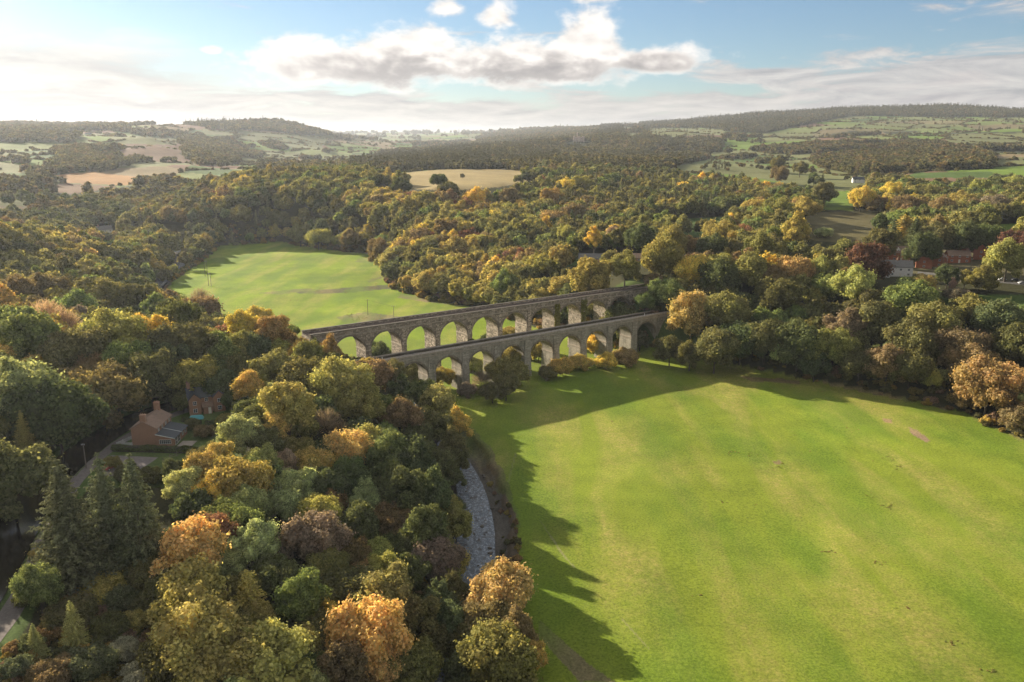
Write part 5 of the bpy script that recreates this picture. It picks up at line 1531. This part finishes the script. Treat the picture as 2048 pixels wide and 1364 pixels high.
for (u_, v_, n_) in ((1470, 905, 8), (1500, 912, 5), (1556, 934, 7), (1775, 918, 9), (1790, 934, 6), (1735, 990, 8), (1775, 1012, 7), (1660, 1104, 9), (1756, 1126, 10), (1905, 1285, 12), (1980, 1345, 10), (1810, 1215, 5),
                     (1370, 777, 12), (1425, 776, 10), (1470, 776, 6), (1560, 777, 6), (1640, 782, 6), (1220, 700, 4), (1330, 735, 8), (1300, 750, 8), (1500, 1010, 4), (1440, 1000, 4), (1580, 870, 4), (1380, 900, 4), (1360, 860, 5), (1700, 860, 5), (1620, 905, 4),
                     (550, 510, 4), (610, 545, 6), (660, 560, 5), (690, 530, 6), (740, 545, 5), (540, 620, 4), (600, 600, 4), (500, 560, 3), (720, 640, 20), (760, 636, 20), (700, 632, 14), (800, 636, 8), (690, 580, 14), (740, 574, 18), (640, 582, 10), (1275, 745, 5), (1400, 1190, 3), (1230, 840, 3)):
    for k in range(n_):
        gx, gy, gz, tt = ground(u_ + rng.normal(0, 9), v_ + rng.normal(0, 3.0)); s_ = rng.uniform(.08, .22) * (1.5 if tt > 380 else 1)
        wd.append((gx, gy, gz + s_ * .15, s_ * 1.3, s_ * 1.3, s_ * .6, rng.uniform(0, 6.28), rng.randint(0, 5), *np.array(PALT[['olive', 'green', 'brown'][rng.randint(3)]])))
gn_stuff('meadow_weeds', wd, MIDP, 'dark clumps of rushes and weeds dotted over both meadows', 'weeds')
gn_stuff('far_woodland', STUFF['far'], FARP, 'distant woods and field trees fading over the hills', 'woodland')
gn_stuff('hedgerows', HG, FARP, 'dark hedgerows dividing the distant fields on the hillsides', 'hedge')
gn_stuff('far_conifer_plantation', STUFF['farc'], FARC, 'distant dark conifer plantations around the white castle and along the hill crest', 'plantation')

# individually standing trees
COLN = {'r': 'tree'}
for n_, t_ in enumerate(SOLO):
    f = t_['f']; R = t_['R']; hc = t_['hc']; rz = rngT.uniform(0, 6.28)
    nm = {'c': 'conifer_tree', 'k': 'conifer_tree', 'S': 'spruce_tree', 'b': 'bare_tree', 's': 'bush', 'p': 'columnar_tree'}.get(f, 'broadleaf_tree')
    e = thing(nm, (t_['x'], t_['y'], t_['z'] - .1), None, None, rz=rz); t_['obj'] = e; t_['nm'] = nm
    if f in 'ckS':
        H = hc if f == 'S' else (2.4 * R + 2 if f == 'c' else 2.6 * R)
        me = CONI[n_ % 2]; rr = R * (.9 if f != 'k' else .7)
        c = link('crown', me, None, e, (0, 0, .2)); c.scale = (rr, rr, H / 3.0)
        H0 = H
        if f == 'c': c.scale = (R, R, (hc + R) / 3.0 * 1.05)
        tr = link('trunk', TRUNKS[n_ % 3], None, e); tr.scale = (H0 * .25, H0 * .25, H0 * .5)
    else:
        if f == 'b': me = BARE[n_ % 2]; zs = 1.05
        elif f == 'p': me = POP; zs = 1.0
        elif f == 't': me = NEAR[(3, 5)[n_ % 2]]; zs = 1.05
        elif f == 's': me = NEAR[(0, 2, 4)[n_ % 3]]; zs = .85
        else: me = NEAR[n_ % 6 if n_ % 6 != 3 else 1]; zs = rngT.uniform(.9, 1.1)
        c = link('crown', me, None, e, (0, 0, hc)); c.scale = (R, R * rngT.uniform(.9, 1.1), R * zs)
        tr = link('trunk', TRUNKS[n_ % 3], None, e); tr.scale = (hc * .55, hc * .55, hc)
        if f == 's': tr.scale = (hc * .4, hc * .4, hc * .9)
    c.color = (*t_['rgb'], 1)

# ---------------------------------------------------------------- air
bpy_box = [(-9000, -400, -8), (9000, -400, -8), (9000, 14500, -8), (-9000, 14500, -8)]
V = [(x_, y_, -60) for x_, y_, _ in bpy_box] + [(x_, y_, 620) for x_, y_, _ in bpy_box]
HTOP = 305
V = [(-14500, -400, -60), (14500, -400, -60), (14500, 14500, -60), (-14500, 14500, -60), (-14500, -400, HTOP), (14500, -400, HTOP), (14500, 14500, HTOP), (-14500, 14500, HTOP)]
hz = new_mesh('haze', V, [(0, 3, 2, 1), (4, 5, 6, 7), (0, 1, 5, 4), (1, 2, 6, 5), (2, 3, 7, 6), (3, 0, 4, 7)])
m = bpy.data.materials.new('haze'); m.use_nodes = True; m.node_tree.nodes.clear()
oo = m.node_tree.nodes.new('ShaderNodeOutputMaterial'); pv = m.node_tree.nodes.new('ShaderNodeVolumePrincipled')
pv.inputs['Color'].default_value = (.78, .85, .97, 1); pv.inputs['Density'].default_value = HAZE_D; pv.inputs['Anisotropy'].default_value = HAZE_G
m.node_tree.links.new(pv.outputs[0], oo.inputs['Volume'])
if HAZE_D > 0:
    o = link('haze', hz, m); tag(o, 'thin sunlit haze lying over the whole valley', 'haze', kind='stuff')

# ---------------------------------------------------------------- sky
w = bpy.data.worlds.new('World'); scene.world = w; w.use_nodes = True; nt = w.node_tree; nt.nodes.clear()


class WT(NT):
    def __init__(s, tree): s.t = tree


t = WT(nt)
out = t.n('OutputWorld')
sky = t.n('TexSky'); sky.sky_type = 'NISHITA'; sky.sun_disc = False; sky.sun_elevation = SUN_EL; sky.sun_rotation = SUN_AZ
sky.air_density = 1.0; sky.dust_density = .3; sky.ozone_density = 4.0
dirv = t.n('TexCoord').outputs['Generated']
sep = t.n('SeparateXYZ'); t.l(dirv, sep.inputs[0])
azn = t.math('MULTIPLY', t.math('ARCTAN2', sep.outputs[0], sep.outputs[1]), 57.2958)     # degrees right of the view
eln = t.math('MULTIPLY', t.math('ARCSINE', sep.outputs[2]), 57.2958)


def field2(sx, sy, ox=0.0, oy=0.0):
    cb = t.n('CombineXYZ'); t.l(t.math('MULTIPLY_ADD', azn, sx, ox), cb.inputs[0]); t.l(t.math('MULTIPLY_ADD', eln, sy, oy), cb.inputs[1])
    return cb.outputs[0]


def blob(ca, ce, ra, re_up, re_dn):
    """1 at the centre falling to 0 at the rim of an ellipse with different upper and lower radius (degrees)"""
    dx = t.math('DIVIDE', t.math('SUBTRACT', azn, ca), ra)
    dy = t.math('SUBTRACT', eln, ce)
    up = t.math('DIVIDE', t.math('MAXIMUM', dy, 0.0), re_up); dn = t.math('DIVIDE', t.math('MINIMUM', dy, 0.0), re_dn)
    r2 = t.math('ADD', t.math('MULTIPLY', dx, dx), t.math('ADD', t.math('MULTIPLY', up, up), t.math('MULTIPLY', dn, dn)))
    return t.math('SUBTRACT', 1.0, t.math('SQRT', r2))


def sunfac():
    s = t.n('CombineXYZ'); s.inputs[0].default_value = math.sin(SUN_AZ) * math.cos(SUN_EL); s.inputs[1].default_value = math.cos(SUN_AZ) * math.cos(SUN_EL); s.inputs[2].default_value = math.sin(SUN_EL)
    vm = t.n('VectorMath', operation='DOT_PRODUCT'); t.l(dirv, vm.inputs[0]); t.l(s.outputs[0], vm.inputs[1]); return t.math('MAXIMUM', vm.outputs['Value'], 0.0)


glow = t.math('POWER', sunfac(), 14.0)
# big cumulus bank in the middle
def mx(*a):
    r = a[0]
    for k in a[1:]: r = t.math('MAXIMUM', r, k)
    return r


def mr(v, a, b):
    q_ = t.n('MapRange', interpolation_type='SMOOTHSTEP'); t.l(v, q_.inputs[0]); q_.inputs[1].default_value = a; q_.inputs[2].default_value = b
    return q_.outputs[0]


n_a = t.noise(field2(.30, .52), 1.0, 8, .58, .15)
n_b = t.noise(field2(.30, .52, .06, -.20), 1.0, 4, .5, .15)
n_e = t.noise(field2(.30, .52), 1.0, 4, .5, .15)
shape = mx(blob(-12.0, 4.7, 9.0, 2.3, 1.6), blob(-7.2, 5.2, 6.5, 2.9, 2.3), blob(1.5, 4.9, 10.5, 2.6, 1.9), blob(5.4, 6.0, 3.6, 3.3, 2.8), blob(9.5, 5.0, 5.8, 1.5, .9))
puff = mx(blob(-4.3, 8.5, 1.9, 1.2, 1.0), blob(-.9, 8.1, 1.8, 1.2, 1.1), blob(5.2, 9.4, 2.6, 1.3, .9), blob(-19.5, 5.6, .9, .5, .4))
dA = t.math('ADD', t.math('MULTIPLY', mx(shape, t.math('MULTIPLY', puff, .8)), 1.5), t.math('MULTIPLY_ADD', n_a, 2.3, -1.38))
mA = mr(dA, -.06, .55)
lit = t.math('MULTIPLY', t.math('SUBTRACT', n_e, n_b), 3.2)
under = t.math('SUBTRACT', 1.0, mr(t.math('ADD', eln, t.math('MULTIPLY', t.math('SUBTRACT', n_e, .5), 5.5)), 4.0, 6.2))
under = t.math('MULTIPLY', under, t.math('MULTIPLY_ADD', mr(azn, -16.0, -6.0), .65, .35))
under = t.math('MULTIPLY', under, mr(dA, .15, .75))
sA = t.math('ADD', t.math('SUBTRACT', .86, t.math('MULTIPLY', under, .72)), t.math('MULTIPLY', lit, .42), clamp=True)
cA = t.ramp(sA, [(.0, (.54, .51, .51)), (.28, (.70, .655, .635)), (.55, (1.0, .93, .88)), (.9, (1.55, 1.46, 1.38))])
# low bank of stratocumulus along the horizon, climbing to the right
n_c = t.noise(field2(.17, .95, 7, 3), 1.0, 7, .6, .3)
n_d = t.noise(field2(.17, .95, 7.05, 2.75), 1.0, 5, .55, .3)
dC = t.math('ADD', mr(eln, 4.9, 1.0), t.math('MULTIPLY_ADD', n_c, 2.6, -1.55))
mC = mr(dC, .0, .5)
rgt = mx(blob(31, 3.6, 21, 2.9, 4), t.math('SUBTRACT', blob(37, 8.4, 9, 3.5, 4), .05), t.math('SUBTRACT', blob(17, 4.1, 9, .8, 1.0), .1))
n_f = t.noise(field2(.15, .75, 3, 11), 1.0, 8, .62, .5)
dR = t.math('ADD', t.math('MULTIPLY', rgt, 1.3), t.math('MULTIPLY_ADD', n_f, 3.0, -1.72))
mR = mr(dR, .0, .5)
n_g = t.noise(field2(.15, .75, 3.04, 10.8), 1.0, 5, .6, .5)
litC = t.math('MULTIPLY_ADD', t.math('SUBTRACT', n_c, n_d), 3.2, .60, clamp=True)
cC = t.ramp(litC, [(0, (.60, .57, .59)), (.5, (.84, .79, .77)), (1, (1.08, 1.0, .94))])
litR = t.math('MULTIPLY_ADD', t.math('SUBTRACT', n_f, n_g), 3.2, .58, clamp=True)
cR = t.ramp(litR, [(0, (.58, .56, .585)), (.5, (.84, .80, .79)), (1, (1.08, 1.02, .97))])
# bright veil near the sun on the left
lft = mx(blob(-31, 3.2, 19, 3.6, 6), blob(-46, 5, 12, 5, 8))
n_h = t.noise(field2(.11, .5, 1, 5), 1.0, 7, .58, .3)
dL = t.math('ADD', t.math('MULTIPLY', lft, 1.5), t.math('MULTIPLY_ADD', n_h, 1.9, -1.05))
mL = mr(dL, -.05, .7)
# broken white cloud added out of view, overhead and behind, as soft fill light
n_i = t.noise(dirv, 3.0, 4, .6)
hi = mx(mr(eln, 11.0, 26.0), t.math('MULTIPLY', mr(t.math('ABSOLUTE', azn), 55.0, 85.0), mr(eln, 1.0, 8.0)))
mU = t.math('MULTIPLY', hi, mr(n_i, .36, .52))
gl = t.math('MULTIPLY_ADD', glow, CLOUD_GLOW, 1.0)


def bg(col, strength):
    b_ = t.n('Background')
    t.l(col, b_.inputs[0])
    if hasattr(strength, 'links'): t.l(strength, b_.inputs[1])
    else: b_.inputs[1].default_value = strength
    return b_.outputs[0]


def mixs(f, a, b_):
    m_ = t.n('MixShader'); t.l(f, m_.inputs[0]); t.l(a, m_.inputs[1]); t.l(b_, m_.inputs[2]); return m_.outputs[0]


CS = t.math('MULTIPLY', gl, CLOUD_LV)
sh = bg(sky.outputs[0], SKY_STR)
rgb = t.ramp(n_h, [(.35, (.74, .70, .68)), (.6, (1.2, 1.14, 1.07))])
sh = mixs(t.math('MULTIPLY', mL, .93), sh, bg(rgb, CS))
sh = mixs(t.math('MULTIPLY', mC, .92), sh, bg(cC, CS))
sh = mixs(t.math('MULTIPLY', mR, .88), sh, bg(cR, CS))
sh = mixs(mA, sh, bg(cA, CS))
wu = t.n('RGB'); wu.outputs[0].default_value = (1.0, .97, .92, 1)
sh = mixs(mU, sh, bg(wu.outputs[0], CLOUD_FILL))
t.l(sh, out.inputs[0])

sl = bpy.data.lights.new('sun', 'SUN'); sl.energy = SUN_STR; sl.angle = math.radians(.53); sl.color = (1.0, .88, .69)
so = bpy.data.objects.new('sun', sl); COL.objects.link(so)
so.rotation_euler = (math.radians(90) - SUN_EL, 0, -SUN_AZ + math.pi)
# sun shines from azimuth SUN_AZ: lamp -Z must point away from it
from mathutils import Vector
sd = Vector((math.sin(SUN_AZ) * math.cos(SUN_EL), math.cos(SUN_AZ) * math.cos(SUN_EL), math.sin(SUN_EL)))
so.rotation_euler = sd.to_track_quat('Z', 'Y').to_euler(); so.location = sd * 500

cam = bpy.data.cameras.new('camera'); cam.sensor_width = 36; cam.lens = 36 * F / 2048; cam.clip_start = 1; cam.clip_end = 60000
cobj = bpy.data.objects.new('camera', cam); COL.objects.link(cobj); cobj.location = (0, 0, CAMH); cobj.rotation_euler = (math.radians(90) - PITCH, 0, 0)
scene.camera = cobj
scene.view_settings.view_transform = 'Standard'; scene.view_settings.look = 'None'; scene.view_settings.exposure = EXPO; scene.view_settings.gamma = 1
cy = scene.cycles
cy.max_bounces = 5; cy.diffuse_bounces = 3; cy.glossy_bounces = 2; cy.transmission_bounces = 2; cy.transparent_max_bounces = 4; cy.volume_bounces = 0
cy.use_denoising = True; cy.sample_clamp_indirect = 4.0; cy.use_light_tree = False

# ---------------------------------------------------------------- labels of the single trees
MARKS = [(420, 800, 'the brick villa'), (315, 850, 'the canal cottage'), (970, 1010, 'the river bend'), (775, 735, "the aqueduct's left end"), (640, 668, "the viaduct's left end"),
         (450, 600, "the far meadow's near corner"), (1800, 535, 'the large white house'), (1190, 517, 'the grey-roofed bungalow'), (1142, 512, 'the stone schoolhouse'),
         (1358, 520, 'the small white cottage'), (1270, 590, "the viaduct's right end"), (1330, 640, "the aqueduct's right end"), (210, 1000, 'the three tall spruces'), (80, 1085, 'the towpath walker'),
         (900, 360, 'the high stubble field'), (1690, 450, 'the brown rough field'), (212, 468, 'the valley farmhouse'), (600, 488, "the far meadow's top edge"), (2020, 560, 'the parked cars'),
         (2005, 432, 'the small white cottage by the right field'), (0, 1364, 'the bottom left corner'), (640, 1364, 'the bottom picture edge'), (1050, 1180, "the right meadow's left edge"), (1560, 745, "the right meadow's far edge"),
         (1980, 830, "the right meadow's right edge"), (0, 700, 'the left picture edge'), (1680, 400, 'the bright green field strip'), (780, 540, 'the notch in the far meadow'), (1350, 455, 'the shaded green field'),
         (950, 720, "the aqueduct's middle arches"), (1945, 500, 'the brick houses'), (150, 900, 'the canal bend')]
NW = {'broadleaf_tree': 'tree', 'conifer_tree': 'conifer', 'spruce_tree': 'spruce', 'bare_tree': 'thin-leaved tree', 'bush': 'bush', 'columnar_tree': 'columnar tree'}
CT = {'broadleaf_tree': 'tree', 'conifer_tree': 'conifer', 'spruce_tree': 'conifer', 'bare_tree': 'tree', 'bush': 'bush', 'columnar_tree': 'tree'}


def zone(t_):
    x, y, u, v = t_['x'], t_['y'], t_['u'], t_['v']
    br = (x + 51) * .574 - (y - 293.5) * .819; al = (x + 51) * .819 + (y - 293.5) * .574
    if t_['nm'] == 'bush': 
        return 'bushes in the lower left clearing' if u < 320 else 'bushes along the bridge feet and meadow edges'
    if -30 < br < 32 and -12 < al < 168: return 'trees round the bridge piers'
    cx_ = np.interp(y, [100, 148, 185, 221, 248, 273, 290], [-92, -105, -116, -117, -106, -80, -60])
    if y < 292 and x < cx_: return 'trees on the shaded slope beyond the canal'
    if y < 300 and x < 12: return 'trees of the riverside wood'
    if u < 600: return 'trees of the left valley side'
    if u < 1100 and y > 430: return 'trees of the wooded hillside above the far meadow'
    if y < 430: return 'trees of the wood behind the right meadow'
    return 'trees round the village and park'


def dword(du, dv):
    a = math.degrees(math.atan2(-dv, du)) % 360
    return ['right of', 'above right of', 'above', 'above left of', 'left of', 'below left of', 'below', 'below right of'][int(((a + 22.5) % 360) // 45)]


ORD = ['leftmost', 'second from left', 'third from left', 'fourth from left', 'fifth from left', 'sixth from left', 'seventh from left', 'eighth from left', 'ninth from left', 'tenth from left']
bag = {}
for t_ in SOLO:
    u, v = t_['u'], t_['v']; mk = min(MARKS, key=lambda k: math.hypot(k[0] - u, (k[1] - v) * 1.1)); d = math.hypot(mk[0] - u, mk[1] - v)
    far = 'just ' if d < 45 else '' if d < 130 else 'well '
    size = 'large' if t_['w'] > 92 else 'mid-sized' if t_['w'] > 58 else 'small'
    lab = '%s %s %s %s%s %s' % (size, t_['c'], NW[t_['nm']], far, dword(u - mk[0], v - mk[1]), mk[2])
    bag.setdefault(lab, []).append(t_)
    o = t_['obj']; o['category'] = CT[t_['nm']]; o['group'] = zone(t_)
for lab, ts in bag.items():
    ts.sort(key=lambda t_: t_['u'])
    for i, t_ in enumerate(ts):
        if len(ts) == 1: t_['obj']['label'] = lab
        elif len(ts) == 2: t_['obj']['label'] = lab + (', left one' if i == 0 else ', right one')
        else: t_['obj']['label'] = lab + ', ' + ('rightmost' if i == len(ts) - 1 else ORD[min(i, 9)])
